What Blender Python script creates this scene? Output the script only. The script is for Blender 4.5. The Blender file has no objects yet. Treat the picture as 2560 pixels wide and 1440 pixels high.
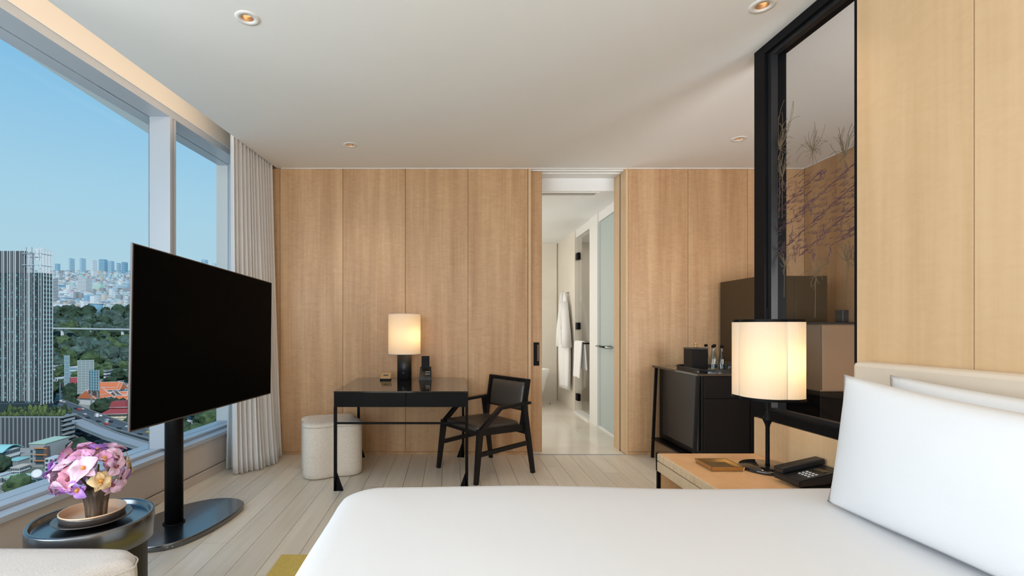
import bpy, bmesh, math, random
from mathutils import Vector, Matrix, noise
PI = math.pi
random.seed(7)
SC = bpy.context.scene
COL = SC.collection

# ------------------------------------------------------------------ camera, world, sun, lights
F, PX, PY, H = 1209.0, 1123.0, 817.0, 1.234
cam = bpy.data.cameras.new('camera')
cam.sensor_width = 36; cam.lens = F / 2560 * 36
cam.shift_x = (1280 - PX) / 2560; cam.shift_y = (PY - 720) / 2560
cam.clip_start = 0.05; cam.clip_end = 90000
camo = bpy.data.objects.new('camera', cam); COL.objects.link(camo)
camo.location = (0, 0, H); camo.rotation_euler = (PI / 2, 0, 0)
SC.camera = camo
SC.view_settings.view_transform = 'Standard'; SC.view_settings.look = 'None'
SC.view_settings.gamma = 1; SC.view_settings.use_curve_mapping = False
SC.view_settings.exposure = 0.0
SC.cycles.max_bounces = 10; SC.cycles.diffuse_bounces = 6; SC.cycles.glossy_bounces = 4
SC.cycles.transmission_bounces = 6; SC.cycles.transparent_max_bounces = 14
SC.cycles.sample_clamp_indirect = 6; SC.cycles.caustics_reflective = False; SC.cycles.caustics_refractive = False
SC.cycles.use_denoising = True

w = bpy.data.worlds.new('sky'); SC.world = w; w.use_nodes = True
nt = w.node_tree; nt.nodes.clear()
tc = nt.nodes.new('ShaderNodeTexCoord'); sp = nt.nodes.new('ShaderNodeSeparateXYZ')
rp = nt.nodes.new('ShaderNodeValToRGB'); bg = nt.nodes.new('ShaderNodeBackground'); ou = nt.nodes.new('ShaderNodeOutputWorld')
nt.links.new(tc.outputs['Generated'], sp.inputs[0]); nt.links.new(sp.outputs['Z'], rp.inputs[0])
nt.links.new(rp.outputs[0], bg.inputs[0]); nt.links.new(bg.outputs[0], ou.inputs[0])
cr = rp.color_ramp
stops = [(0.0, (.36, .52, .60)), (.10, (.43, .655, .76)), (.22, (.38, .64, .80)), (.36, (.27, .56, .80)), (.52, (.135, .43, .76)), (1.0, (.06, .25, .62))]
cr.elements[0].position = 0; cr.elements[0].color = (*stops[0][1], 1)
cr.elements[1].position = 1; cr.elements[1].color = (*stops[-1][1], 1)
for p_, c_ in stops[1:-1]:
    e = cr.elements.new(p_); e.color = (*c_, 1)
bg.inputs[1].default_value = 1.0

def light(kind, name, loc, energy, color=(1, 1, 1), rot=(0, 0, 0), **kw):
    l = bpy.data.lights.new(name, kind); l.energy = energy; l.color = color
    for k, v in kw.items(): setattr(l, k, v)
    o = bpy.data.objects.new(name, l); COL.objects.link(o); o.location = loc; o.rotation_euler = rot
    return o
def aim(o, d):
    o.rotation_euler = Vector(d).to_track_quat('-Z', 'Y').to_euler()
s = light('SUN', 'sun', (0, 0, 60), 3.0, (1, .95, .87), angle=.01); aim(s, (-.55, .75, -.75))
# added out-of-view area lamps; the first stands in for daylight through the panes
a = light('AREA', 'window_fill', (-2.47, -.7, 1.70), 140, (.90, .96, 1), shape='RECTANGLE', size=3.6, size_y=1.9); aim(a, (1, .38, .12))
a = light('AREA', 'alcove_fill', (2.65, .5, 1.25), 60, (.96, .98, 1), shape='RECTANGLE', size=1.2, size_y=1.2); aim(a, (.15, 1, -.08))  # added unseen fill for the alcove behind the glass screen
a = light('AREA', 'rear_fill', (.5, -3.3, 1.5), 138, (.93, .965, 1), shape='RECTANGLE', size=4.4, size_y=2.3); aim(a, (0, 1, .30))  # added fill behind the camera, where the rear wall has no window

# ------------------------------------------------------------------ materials
MATS = {}
def mat(name, col=(.5, .5, .5), rough=.5, metal=0, spec=.5, emit=None, es=0, trans=0, coat=0):
    m = bpy.data.materials.new(name); m.use_nodes = True
    b = m.node_tree.nodes['Principled BSDF']
    b.inputs['Base Color'].default_value = (*col, 1); b.inputs['Roughness'].default_value = rough
    b.inputs['Metallic'].default_value = metal; b.inputs['Specular IOR Level'].default_value = spec
    b.inputs['Transmission Weight'].default_value = trans; b.inputs['Coat Weight'].default_value = coat
    b.inputs['Coat Roughness'].default_value = .08
    if emit: b.inputs['Emission Color'].default_value = (*emit, 1); b.inputs['Emission Strength'].default_value = es
    MATS[name] = m
    return m
def N(m, t, **kw):
    n = m.node_tree.nodes.new(t)
    for k, v in kw.items(): setattr(n, k, v)
    return n
def LK(m, a, b): m.node_tree.links.new(a, b)
def P(m): return m.node_tree.nodes['Principled BSDF']
def noisy(m, scale=(1, 1, 1), nscale=5, detail=4, cols=None, bump=0, rnd=True, bscale=None, dist=.002, lo=.3, hi=.7, coord='Object'):
    """noise driven colour between cols and an optional fine bump"""
    tc = N(m, 'ShaderNodeTexCoord'); mp = N(m, 'ShaderNodeMapping'); nz = N(m, 'ShaderNodeTexNoise')
    mp.inputs['Scale'].default_value = scale
    nz.inputs['Scale'].default_value = nscale; nz.inputs['Detail'].default_value = detail
    LK(m, tc.outputs[coord], mp.inputs['Vector'])
    if rnd:
        oi = N(m, 'ShaderNodeObjectInfo'); mu = N(m, 'ShaderNodeMath', operation='MULTIPLY'); mu.inputs[1].default_value = 37
        LK(m, oi.outputs['Random'], mu.inputs[0]); LK(m, mu.outputs[0], mp.inputs['Location'])
    LK(m, mp.outputs[0], nz.inputs['Vector'])
    if cols:
        r = N(m, 'ShaderNodeValToRGB'); e = r.color_ramp.elements
        e[0].position = lo; e[1].position = hi; e[0].color = (*cols[0], 1); e[1].color = (*cols[-1], 1)
        for i, c in enumerate(cols[1:-1]):
            x = e.new(lo + (hi - lo) * (i + 1) / (len(cols) - 1)); x.color = (*c, 1)
        LK(m, nz.outputs['Fac'], r.inputs[0]); LK(m, r.outputs[0], P(m).inputs['Base Color'])
    if bump:
        n2 = nz
        if bscale:
            n2 = N(m, 'ShaderNodeTexNoise'); n2.inputs['Scale'].default_value = bscale; n2.inputs['Detail'].default_value = 3
            LK(m, tc.outputs[coord], n2.inputs['Vector'])
        bp = N(m, 'ShaderNodeBump'); bp.inputs['Strength'].default_value = bump; bp.inputs['Distance'].default_value = dist
        LK(m, n2.outputs['Fac'], bp.inputs['Height']); LK(m, bp.outputs[0], P(m).inputs['Normal'])
    return m
def randval(m, amt=.15, sat=.0):
    """each object slightly lighter or darker than the next"""
    b = P(m); lk = b.inputs['Base Color'].links
    oi = N(m, 'ShaderNodeObjectInfo'); mr = N(m, 'ShaderNodeMapRange'); mr.inputs['To Min'].default_value = 1 - amt; mr.inputs['To Max'].default_value = 1 + amt
    LK(m, oi.outputs['Random'], mr.inputs['Value'])
    hs = N(m, 'ShaderNodeHueSaturation'); LK(m, mr.outputs[0], hs.inputs['Value'])
    if lk: LK(m, lk[0].from_socket, hs.inputs['Color'])
    else: hs.inputs['Color'].default_value = b.inputs['Base Color'].default_value
    LK(m, hs.outputs[0], b.inputs['Base Color'])
    return m

def wood_mat(name, c0, c1, rough=.38, fig=.5):
    m = mat(name, c0, rough, spec=.4)
    tc = N(m, 'ShaderNodeTexCoord'); oi = N(m, 'ShaderNodeObjectInfo'); mu = N(m, 'ShaderNodeMath', operation='MULTIPLY'); mu.inputs[1].default_value = 23
    LK(m, oi.outputs['Random'], mu.inputs[0])
    def ns(scale, s, det, dis=0):
        mp = N(m, 'ShaderNodeMapping'); mp.inputs['Scale'].default_value = scale; LK(m, tc.outputs['Object'], mp.inputs[0]); LK(m, mu.outputs[0], mp.inputs['Location'])
        n = N(m, 'ShaderNodeTexNoise'); n.inputs['Scale'].default_value = s; n.inputs['Detail'].default_value = det; n.inputs['Distortion'].default_value = dis
        LK(m, mp.outputs[0], n.inputs['Vector']); return n
    broad = ns((9, 9, .55), 1.0, 3); fine = ns((60, 60, 1.5), 1.0, 4); flame = ns((7, 7, 16), 1.5, 3, 1.6)
    a1 = N(m, 'ShaderNodeMath', operation='MULTIPLY_ADD'); a1.inputs[1].default_value = .35
    LK(m, fine.outputs['Fac'], a1.inputs[0]); LK(m, broad.outputs['Fac'], a1.inputs[2])
    a2 = N(m, 'ShaderNodeMath', operation='MULTIPLY_ADD'); a2.inputs[1].default_value = fig
    LK(m, flame.outputs['Fac'], a2.inputs[0]); LK(m, a1.outputs[0], a2.inputs[2])
    mr = N(m, 'ShaderNodeMapRange'); mid = .5 + .175 + fig * .5
    mr.inputs['From Min'].default_value = mid - .24; mr.inputs['From Max'].default_value = mid + .24
    LK(m, a2.outputs[0], mr.inputs['Value'])
    mx = N(m, 'ShaderNodeMixRGB'); mx.inputs[1].default_value = (*c0, 1); mx.inputs[2].default_value = (*c1, 1)
    LK(m, mr.outputs[0], mx.inputs[0]); LK(m, mx.outputs[0], P(m).inputs['Base Color'])
    return m
M = MATS
wood_mat('maple', (.41, .235, .115), (.59, .385, .215), .4, .35)
wood_mat('maple_light', (.56, .37, .20), (.66, .46, .27), .38, .30)
wood_mat('maple_table', (.72, .41, .20), (.80, .49, .26), .35, .3)
wood_mat('maple_edge', (.60, .43, .26), (.72, .56, .38), .5, .3)
randval(M['maple'], .05)
mat('oak_plank', (.4, .3, .2), .34, spec=.45)
noisy(M['oak_plank'], (22, 1.1, 22), 1.3, 6, [(.65, .58, .48), (.70, .63, .52), (.745, .675, .565)], bump=.03, lo=.3, hi=.72); randval(M['oak_plank'], .07)
mat('gap_dark', (.16, .12, .085), .8)
mat('ceiling_paint', (.83, .845, .845), .75, spec=.2)
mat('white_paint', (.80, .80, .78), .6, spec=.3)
mat('cream_paint', (.86, .80, .72), .7, spec=.2)
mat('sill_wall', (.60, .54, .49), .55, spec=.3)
mat('aluminium', (.53, .57, .63), .35, 0.1, .5)
mat('aluminium_dark', (.30, .32, .34), .4)
mat('curtain_cloth', (.74, .73, .725), .9, spec=.1); noisy(M['curtain_cloth'], (1, 1, 1), 300, 2, bump=.15, rnd=False)
mat('sheer_cloth', (.72, .77, .80), .9, spec=.1)
mat('black_metal', (.006, .006, .007), .40, .0, .08)
mat('black_satin', (.014, .015, .017), .36, 0, .4)
mat('black_gloss', (.012, .011, .010), .07, 0, .5, coat=.4)
mat('black_wood', (.008, .008, .009), .42, 0, .3)
mat('black_cabinet', (.005, .0045, .0045), .3, 0, .09)
mat('tv_glass', (.0015, .0015, .0016), .5, 0, .015)
mat('black_lacquer', (.17, .18, .19), .27, .96, 1, coat=.4)
mat('tv_frame', (.10, .09, .09), .4, .4)
mat('leather_dark', (.060, .052, .045), .38, 0, .5); noisy(M['leather_dark'], (1, 1, 1), 220, 3, bump=.12, rnd=False)
mat('leather_cream', (.66, .56, .45), .5, 0, .35)
mat('linen_white', (.725, .73, .75), .85, spec=.15)
mat('stool_fabric', (.5, .45, .4), .95, spec=.1); noisy(M['stool_fabric'], (1, 1, 9), 60, 5, [(.60, .54, .47), (.84, .78, .70)], bump=.4, rnd=False, bscale=260, dist=.003)
mat('ottoman_fabric', (.56, .52, .49), .95, spec=.1); noisy(M['ottoman_fabric'], (1, 1, 1), 260, 4, [(.50, .465, .44), (.66, .62, .59)], bump=.4, rnd=False, dist=.002)
mat('mustard_wool', (.62, .46, .13), 1, spec=.05); noisy(M['mustard_wool'], (1, 1, 1), 160, 4, [(.50, .36, .08), (.70, .53, .17)], bump=.5, rnd=False, dist=.004)
mat('brass', (.50, .32, .14), .30, .85)
mat('brass_dark', (.23, .175, .10), .38, .75)
mat('copper_bowl', (.86, .58, .38), .32, .3)
mat('pewter', (.10, .085, .08), .22, .5)
mat('bronze_panel', (.085, .062, .035), .34, .55)
mat('brown_lacquer', (.22, .14, .085), .35)
mat('bark', (.1, .07, .05), .55); noisy(M['bark'], (60, 60, 5), 1.2, 4, [(.045, .032, .025), (.11, .075, .05), (.34, .25, .17)], bump=.5, lo=.35, hi=.8, rnd=False, dist=.004)
mat('chrome', (.6, .6, .6), .2, 1)
mat('marble', (.75, .70, .62), .18, 0, .5); noisy(M['marble'], (1, 1, 1), 1.6, 8, [(.70, .65, .565), (.80, .755, .675)], rnd=True)
mat('marble_wall', (.75, .70, .62), .35, 0, .4); noisy(M['marble_wall'], (1, 1, 1), 1.6, 8, [(.735, .69, .61), (.815, .775, .70)], rnd=True)
mat('shower_wall', (.50, .45, .38), .4)
mat('frosted_glass', (.43, .51, .50), .35, 0, .5)
mat('porcelain', (.85, .84, .81), .2, coat=.3)
mat('towel_white', (.86, .86, .86), 1, spec=.05); noisy(M['towel_white'], (1, 1, 1), 500, 2, bump=.3, rnd=False)
mat('key_white', (.7, .7, .7), .5)
mat('lamp_reflector', (.75, .55, .38), .25, .8)
mat('lamp_glow', (1, .8, .55), .5, emit=(1, .62, .32), es=2.6)
mat('led_tape', (1, .8, .55), .5, emit=(1, .8, .6), es=2)
mat('paper_red', (.45, .08, .06), .6); mat('paper_cream', (.6, .52, .42), .7); mat('paper_black', (.03, .03, .035), .5)
def glassy(name, tint, f0=.04, rough=0.0, gl=1.0, kg=.55):
    """thin architectural glass: clear straight through, Schlick reflection"""
    m = bpy.data.materials.new(name); m.use_nodes = True; t = m.node_tree; t.nodes.clear()
    o = t.nodes.new('ShaderNodeOutputMaterial'); mx = t.nodes.new('ShaderNodeMixShader'); tr = t.nodes.new('ShaderNodeBsdfTransparent'); g = t.nodes.new('ShaderNodeBsdfGlossy'); lw = t.nodes.new('ShaderNodeLayerWeight')
    lw.inputs[0].default_value = .5
    p = t.nodes.new('ShaderNodeMath'); p.operation = 'POWER'; p.inputs[1].default_value = 4.5
    a = t.nodes.new('ShaderNodeMath'); a.operation = 'MULTIPLY_ADD'; a.inputs[1].default_value = kg; a.inputs[2].default_value = f0
    tr.inputs[0].default_value = (*tint, 1); g.inputs['Roughness'].default_value = rough; g.inputs[0].default_value = (gl, gl, gl, 1)
    t.links.new(lw.outputs['Facing'], p.inputs[0]); t.links.new(p.outputs[0], a.inputs[0]); t.links.new(a.outputs[0], mx.inputs[0]); t.links.new(tr.outputs[0], mx.inputs[1]); t.links.new(g.outputs[0], mx.inputs[2]); t.links.new(mx.outputs[0], o.inputs[0])
    MATS[name] = m; return m
glassy('window_glass', (.99, .995, .995), .001, 0, .5, .07)
glassy('smoked_glass', (.85, .87, .88), .012, 0, .6, .3)
glassy('clear_glass', (.95, .96, .96), .02)
glassy('bottle_glass', (.80, .85, .85), .05)
def shade_mat(name, col, es, tl=.5):
    m = bpy.data.materials.new(name); m.use_nodes = True; t = m.node_tree; t.nodes.clear()
    o = t.nodes.new('ShaderNodeOutputMaterial'); mx = t.nodes.new('ShaderNodeMixShader'); d = t.nodes.new('ShaderNodeBsdfDiffuse'); tr = t.nodes.new('ShaderNodeBsdfTranslucent'); e = t.nodes.new('ShaderNodeEmission'); ad = t.nodes.new('ShaderNodeAddShader')
    d.inputs[0].default_value = (*col, 1); tr.inputs[0].default_value = (.95, .80, .55, 1); mx.inputs[0].default_value = tl
    e.inputs[0].default_value = (1, .72, .40, 1); e.inputs[1].default_value = es
    t.links.new(d.outputs[0], mx.inputs[1]); t.links.new(tr.outputs[0], mx.inputs[2]); t.links.new(mx.outputs[0], ad.inputs[0]); t.links.new(e.outputs[0], ad.inputs[1]); t.links.new(ad.outputs[0], o.inputs[0])
    MATS[name] = m
shade_mat('shade_linen', (.85, .81, .75), .10)
# petals
for nm, c in (('petal_pink', (.68, .33, .55)), ('petal_lilac', (.45, .24, .66)), ('petal_pale', (.72, .50, .66)), ('petal_cream', (.74, .55, .32)), ('petal_rose', (.66, .29, .40))):
    mat(nm, c, .55, spec=.25); P(M[nm]).inputs['Subsurface Weight'].default_value = 0
    m = M[nm]; noisy(m, (1, 1, 1), 26, 3, [tuple(x * .72 for x in c), tuple(min(1, x * 1.25) for x in c)], bump=.2, bscale=120)
mat('blossom_heart', (.62, .28, .05), .5); mat('blossom_heart_dark', (.22, .05, .06), .5)
mat('stem_green', (.13, .15, .06), .6)

# ------------------------------------------------------------------ mesh helpers
def T(loc=(0, 0, 0), rz=0, rx=0, ry=0, s=(1, 1, 1)):
    return Matrix.Translation(loc) @ Matrix.Rotation(rz, 4, 'Z') @ Matrix.Rotation(ry, 4, 'Y') @ Matrix.Rotation(rx, 4, 'X') @ Matrix.Diagonal((*s, 1))
def new(): return bmesh.new()
def xf(vs, m):
    if m is not None:
        for v in vs: v.co = m @ v.co
def box(bm, x0, x1, y0, y1, z0, z1, m=None, bev=0, sh=0, mi=0):
    if bev:
        b2 = bmesh.new(); box(b2, x0, x1, y0, y1, z0, z1)
        bmesh.ops.bevel(b2, geom=b2.edges[:], offset=bev, segments=2, profile=.5, affect='EDGES')
        return merge(bm, b2, m, sh, mi)
    vs = [bm.verts.new((x, y, z)) for z in (z0, z1) for x, y in ((x0, y0), (x1, y0), (x1, y1), (x0, y1))]
    for f in ((0, 3, 2, 1), (4, 5, 6, 7), (0, 1, 5, 4), (1, 2, 6, 5), (2, 3, 7, 6), (3, 0, 4, 7)):
        fc = bm.faces.new([vs[i] for i in f]); fc.material_index = mi
    if sh:
        for v in vs: v.co.x += sh * v.co.y
    xf(vs, m); return vs
def merge(bm, b2, m=None, sh=0, mi=0):
    mp = {}
    for v in b2.verts:
        c = v.co.copy()
        if sh: c.x += sh * c.y
        if m is not None: c = m @ c
        mp[v] = bm.verts.new(c)
    for f in b2.faces:
        try:
            g = bm.faces.new([mp[v] for v in f.verts]); g.smooth = f.smooth; g.material_index = mi
        except ValueError: pass
    b2.free(); return list(mp.values())
def lathe(bm, prof, seg=24, m=None, cap=True, smooth=True, rf=None):
    """prof: (r, z) pairs turned round Z; rf(theta) scales the radius"""
    rings = []
    for r, z in prof:
        rings.append([bm.verts.new((r * (rf(2 * PI * k / seg) if rf else 1) * math.cos(2 * PI * k / seg), r * (rf(2 * PI * k / seg) if rf else 1) * math.sin(2 * PI * k / seg), z)) for k in range(seg)])
    for a, b in zip(rings, rings[1:]):
        for k in range(seg):
            f = bm.faces.new((a[k], a[(k + 1) % seg], b[(k + 1) % seg], b[k])); f.smooth = smooth
    if cap and cap != 'end': bm.faces.new(rings[0][::-1])
    if cap: bm.faces.new(rings[-1])
    vs = [v for r in rings for v in r]; xf(vs, m); return vs
def tube(bm, pts, r, seg=8, cap=True, smooth=True, r1=None):
    pts = [Vector(p) for p in pts]; n = len(pts); rings = []
    up = Vector((0, 0, 1)); prev = None
    for i, p in enumerate(pts):
        d = (pts[min(i + 1, n - 1)] - pts[max(i - 1, 0)]).normalized()
        if prev is None:
            ax = up if abs(d.dot(up)) < .95 else Vector((1, 0, 0)); u = d.cross(ax).normalized()
        else: u = (prev - d * prev.dot(d)).normalized()
        prev = u; v = d.cross(u)
        rr = r if r1 is None else r + (r1 - r) * i / (n - 1)
        rings.append([bm.verts.new(p + rr * (math.cos(2 * PI * k / seg) * u + math.sin(2 * PI * k / seg) * v)) for k in range(seg)])
    for a, b in zip(rings, rings[1:]):
        for k in range(seg):
            f = bm.faces.new((a[k], a[(k + 1) % seg], b[(k + 1) % seg], b[k])); f.smooth = smooth
    if cap: bm.faces.new(rings[0][::-1]); bm.faces.new(rings[-1])
def beam(bm, p, q, w0, d0, w1=None, d1=None, side=(0, 1, 0)):
    """tapered rectangular bar from p to q; width w along side, depth d across it"""
    p, q = Vector(p), Vector(q); w1 = w1 or w0; d1 = d1 or d0
    d = (q - p).normalized(); s_ = Vector(side); s_ = (s_ - d * s_.dot(d)).normalized(); t = d.cross(s_)
    vs = []
    for c, ww, dd in ((p, w0, d0), (q, w1, d1)):
        for i, j in ((-1, -1), (1, -1), (1, 1), (-1, 1)): vs.append(bm.verts.new(c + s_ * ww / 2 * i + t * dd / 2 * j))
    for f in ((0, 3, 2, 1), (4, 5, 6, 7), (0, 1, 5, 4), (1, 2, 6, 5), (2, 3, 7, 6), (3, 0, 4, 7)): bm.faces.new([vs[i] for i in f])
    return vs
def prism(bm, poly, z0, z1, m=None, smooth=False, mi=0):
    a = [bm.verts.new((x, y, z0)) for x, y in poly]; b = [bm.verts.new((x, y, z1)) for x, y in poly]; n = len(poly)
    bm.faces.new(a[::-1]).material_index = mi; bm.faces.new(b).material_index = mi
    for k in range(n):
        f = bm.faces.new((a[k], a[(k + 1) % n], b[(k + 1) % n], b[k])); f.smooth = smooth; f.material_index = mi
    xf(a + b, m); return a + b
def rrect(x0, x1, y0, y1, r, seg=6):
    p = []
    for cx, cy, a0 in ((x1 - r, y0 + r, -PI / 2), (x1 - r, y1 - r, 0), (x0 + r, y1 - r, PI / 2), (x0 + r, y0 + r, PI)):
        for k in range(seg + 1): p.append((cx + r * math.cos(a0 + PI / 2 * k / seg), cy + r * math.sin(a0 + PI / 2 * k / seg)))
    return p
def grid(bm, nu, nv, fn, smooth=True, closeu=False):
    vs = [[bm.verts.new(fn(i / nu, j / nv)) for j in range(nv + 1)] for i in range(nu + (0 if closeu else 1))]
    n = len(vs)
    for i in range(nu):
        for j in range(nv):
            f = bm.faces.new((vs[i][j], vs[(i + 1) % n][j], vs[(i + 1) % n][j + 1], vs[i][j + 1])); f.smooth = smooth
    return vs
def mesh(name, bm, mats):
    me = bpy.data.meshes.new(name); bmesh.ops.recalc_face_normals(bm, faces=bm.faces[:]); bm.to_mesh(me); bm.free()
    for m_ in (mats if isinstance(mats, (list, tuple)) else [mats]): me.materials.append(M[m_] if isinstance(m_, str) else m_)
    return me
WL = {}
def obj(name, bm, mats, parent=None, me=None, world=True):
    if me is None: me = mesh(name, bm, mats)
    o = bpy.data.objects.new(name, me); COL.objects.link(o); WL[o] = Vector((0, 0, 0))
    if parent is not None:
        o.parent = parent
        if world: o.location = -WL.get(parent, Vector((0, 0, 0)))
    return o
def tag(o, label=None, cat=None, group=None, kind=None):
    if label: o['label'] = label
    if cat: o['category'] = cat
    if group: o['group'] = group
    if kind: o['kind'] = kind
    return o
def thing(name, label, cat, loc=(0, 0, 0), group=None, kind=None):
    o = bpy.data.objects.new(name, None); COL.objects.link(o); o.location = loc; o.empty_display_size = .1
    WL[o] = Vector(loc); return tag(o, label, cat, group, kind)
def struct(name, bm, m, label=None):
    return tag(obj(name, bm, m), label, kind='structure')
def solid(o, t, off=0):
    md = o.modifiers.new('thick', 'SOLIDIFY'); md.thickness = t; md.offset = off; return o
def copy_tree(o, parent=None):
    c = o.copy(); COL.objects.link(c); c.parent = parent; WL[c] = WL.get(o, Vector())
    for ch in o.children: copy_tree(ch, c)
    return c

# ------------------------------------------------------------------ room shell
YB = 4.662; ZC = 2.765; XR = 3.44
def XL(y): return -2.3626 + .098 * y
def XC(y): return -2.080 + .095 * y
SL = .098
bm = new(); box(bm, -2.9, 3.6, -3.5, 4.80, -.20, -.022); floor = struct('floor', bm, 'gap_dark')
# planks
pw = .151; k = 0
x = -1.266 - 8 * pw
random.seed(3)
while x < 3.44:
    y = -3.5 + random.uniform(-1.2, 0)
    while y < 4.70:
        L = random.choice((1.45, 1.65, 1.9)); L = 4.70 - y if y + L > 4.45 else L; y0, y1 = max(y, -3.5), min(y + L, 4.70)
        if y1 - y0 > .02 and XL(y1) < x + pw:
            bm = new(); g = .0013
            box(bm, x + g, min(x + pw, 3.44) - g, y0 + g, y1 - g, -.022, 0.0 - random.uniform(0, .0006))
            obj('floor_plank', bm, 'oak_plank', floor)
        y += L
    x += pw
# ceiling with four round holes
DL = [(-1.0, 2.398), (-.831, 4.07), (1.493, 2.305), (2.36, 3.94)]
bm = new(); edges = []
def loop(pts):
    vs = [bm.verts.new(p) for p in pts]
    for k in range(len(vs)): edges.append(bm.edges.new((vs[k], vs[(k + 1) % len(vs)])))
    return vs
loop([(XC(-3.5), -3.5, ZC), (3.6, -3.5, ZC), (3.6, YB + .33, ZC), (XC(4.70), YB + .33, ZC)])
for cx, cy in DL: loop([(cx + .031 * math.cos(2 * PI * k / 20), cy + .031 * math.sin(2 * PI * k / 20), ZC) for k in range(20)])
bmesh.ops.triangle_fill(bm, use_beauty=True, use_dissolve=False, edges=edges)
box(bm, -3.0, 3.7, -3.7, 5.0, 3.16, 3.3)                     # slab over the curtain pocket
vs = [(XC(-3.5), -3.5), (XC(-3.5) + .02, -3.5), (XC(4.70) + .02, 4.70), (XC(4.70), 4.70)]
prism(bm, vs, ZC + .001, ZC + .045)
struct('ceiling', bm, 'ceiling_paint')
for i, (cx, cy) in enumerate(DL):
    labs = ['round recessed downlight near the window above the television', 'small round recessed downlight above the desk lamp', 'round recessed downlight close to the black framed glass screen', 'small round recessed downlight above the black minibar cabinet']
    t = thing('downlight', labs[i], 'ceiling light', (cx, cy, ZC), 'recessed downlights in the ceiling')
    bm = new(); lathe(bm, [(.030, ZC + .001), (.030, ZC - .004), (.058, ZC - .003), (.060, ZC + .0005)], 32, T((cx, cy, 0)), cap=False); obj('trim_ring', bm, 'white_paint', t)
    bm = new(); lathe(bm, [(.030, ZC), (.026, ZC + .03), (.012, ZC + .05), (.001, ZC + .052)], 20, T((cx, cy, 0)), cap=False); obj('reflector', bm, 'lamp_reflector', t)
    bm = new(); lathe(bm, [(.001, 0), (.015, .002), (.016, .006), (.001, .008)], 16, T((cx, cy, ZC + .018), ry=.35 if cx < 0 else -.35)); obj('bulb', bm, 'lamp_glow', t)
    l = light('SPOT', 'downlight_beam', (cx, cy, ZC - .01), 12, (1, .80, .60), spot_size=1.9, spot_blend=.8, shadow_soft_size=.03); l.parent = t; l.location = (0, 0, -.01)

# left window wall (slightly skewed against the back wall, sheared boxes follow it)
def lb(bm, a0, a1, y0, y1, z0, z1, bev=0): box(bm, a0 - 2.3626, a1 - 2.3626, y0, y1, z0, z1, sh=SL, bev=bev)
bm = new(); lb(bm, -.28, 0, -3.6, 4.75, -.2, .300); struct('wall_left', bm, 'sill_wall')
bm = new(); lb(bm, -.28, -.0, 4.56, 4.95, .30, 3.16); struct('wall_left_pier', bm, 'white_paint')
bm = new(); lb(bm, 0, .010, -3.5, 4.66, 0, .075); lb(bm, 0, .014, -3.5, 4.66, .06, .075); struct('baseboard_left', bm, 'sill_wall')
bm = new(); lb(bm, -.065, .016, -3.5, 4.56, .300, .332, bev=.003); struct('trim_1', bm, 'aluminium', 'inner window sill')
bm = new(); lb(bm, -.30, -.02, -3.6, 4.75, 2.815, 3.20); struct('wall_left_upper', bm, 'cream_paint')
W = thing('window_1', 'large floor to ceiling window with white aluminium frame', None, (-2.2, 2, .33), kind='structure')
bm = new(); lb(bm, -.26, -.072, -3.5, 4.56, .300, .352, bev=.003); obj('window_sill', bm, 'aluminium', W)
bm = new(); lb(bm, -.072, -.064, -3.5, 4.56, .300, .318); obj('sill_groove', bm, 'aluminium_dark', W)
bm = new(); lb(bm, -.26, 0, -3.5, 4.56, 2.755, 2.812); obj('head_frame', bm, 'aluminium', W)
bm = new(); lb(bm, -.02, .006, -3.5, 4.56, 2.806, 2.816); obj('head_ledge', bm, 'white_paint', W)
for yy in (3.50, 1.70, -.10, -1.90, -3.6):
    bm = new(); lb(bm, -.156, 0, yy, yy + .028, .352, 2.755); lb(bm, -.15, -.012, yy + .028, yy + .042, .352, 2.755); lb(bm, -.156, -.004, yy + .042, yy + .070, .352, 2.755)
    obj('mullion', bm, 'aluminium', W)
bm = new(); lb(bm, -.156, -.10, 4.53, 4.56, .352, 2.755); lb(bm, -.10, -.094, 4.536, 4.56, .352, 2.755); lb(bm, -.094, 0, 4.53, 4.56, .352, 2.755); obj('jamb', bm, 'aluminium', W)
for y0, y1 in ((3.57, 4.53), (1.77, 3.50), (-.03, 1.70), (-1.83, -.10), (-3.53, -1.90)):
    bm = new(); lb(bm, -.160, -.150, y0, y1, .352, 2.755); obj('pane', bm, 'window_glass', W)
# light strip hidden on the ceiling edge, shining on the pocket wall
bm = new(); prism(bm, [(XC(-3.2) + .022, -3.2), (XC(-3.2) + .040, -3.2), (XC(3.9) + .040, 3.9), (XC(3.9) + .022, 3.9)], ZC + .046, ZC + .052)
tag(obj('cove_light', bm, 'led_tape'), 'warm strip of light hidden in the curtain pocket along the window', 'cove light')
a = light('AREA', 'cove_glow', (XC(.3) + .06, .3, ZC + .10), 9, (1, .80, .60), shape='RECTANGLE', size=7.1, size_y=.05)
zdir = Vector((1, -.095, -.15)).normalized(); xdir = Vector((.095, 1, 0)).normalized(); ydir = zdir.cross(xdir)
a.rotation_euler = Matrix((xdir, ydir, zdir)).transposed().to_euler()

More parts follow.
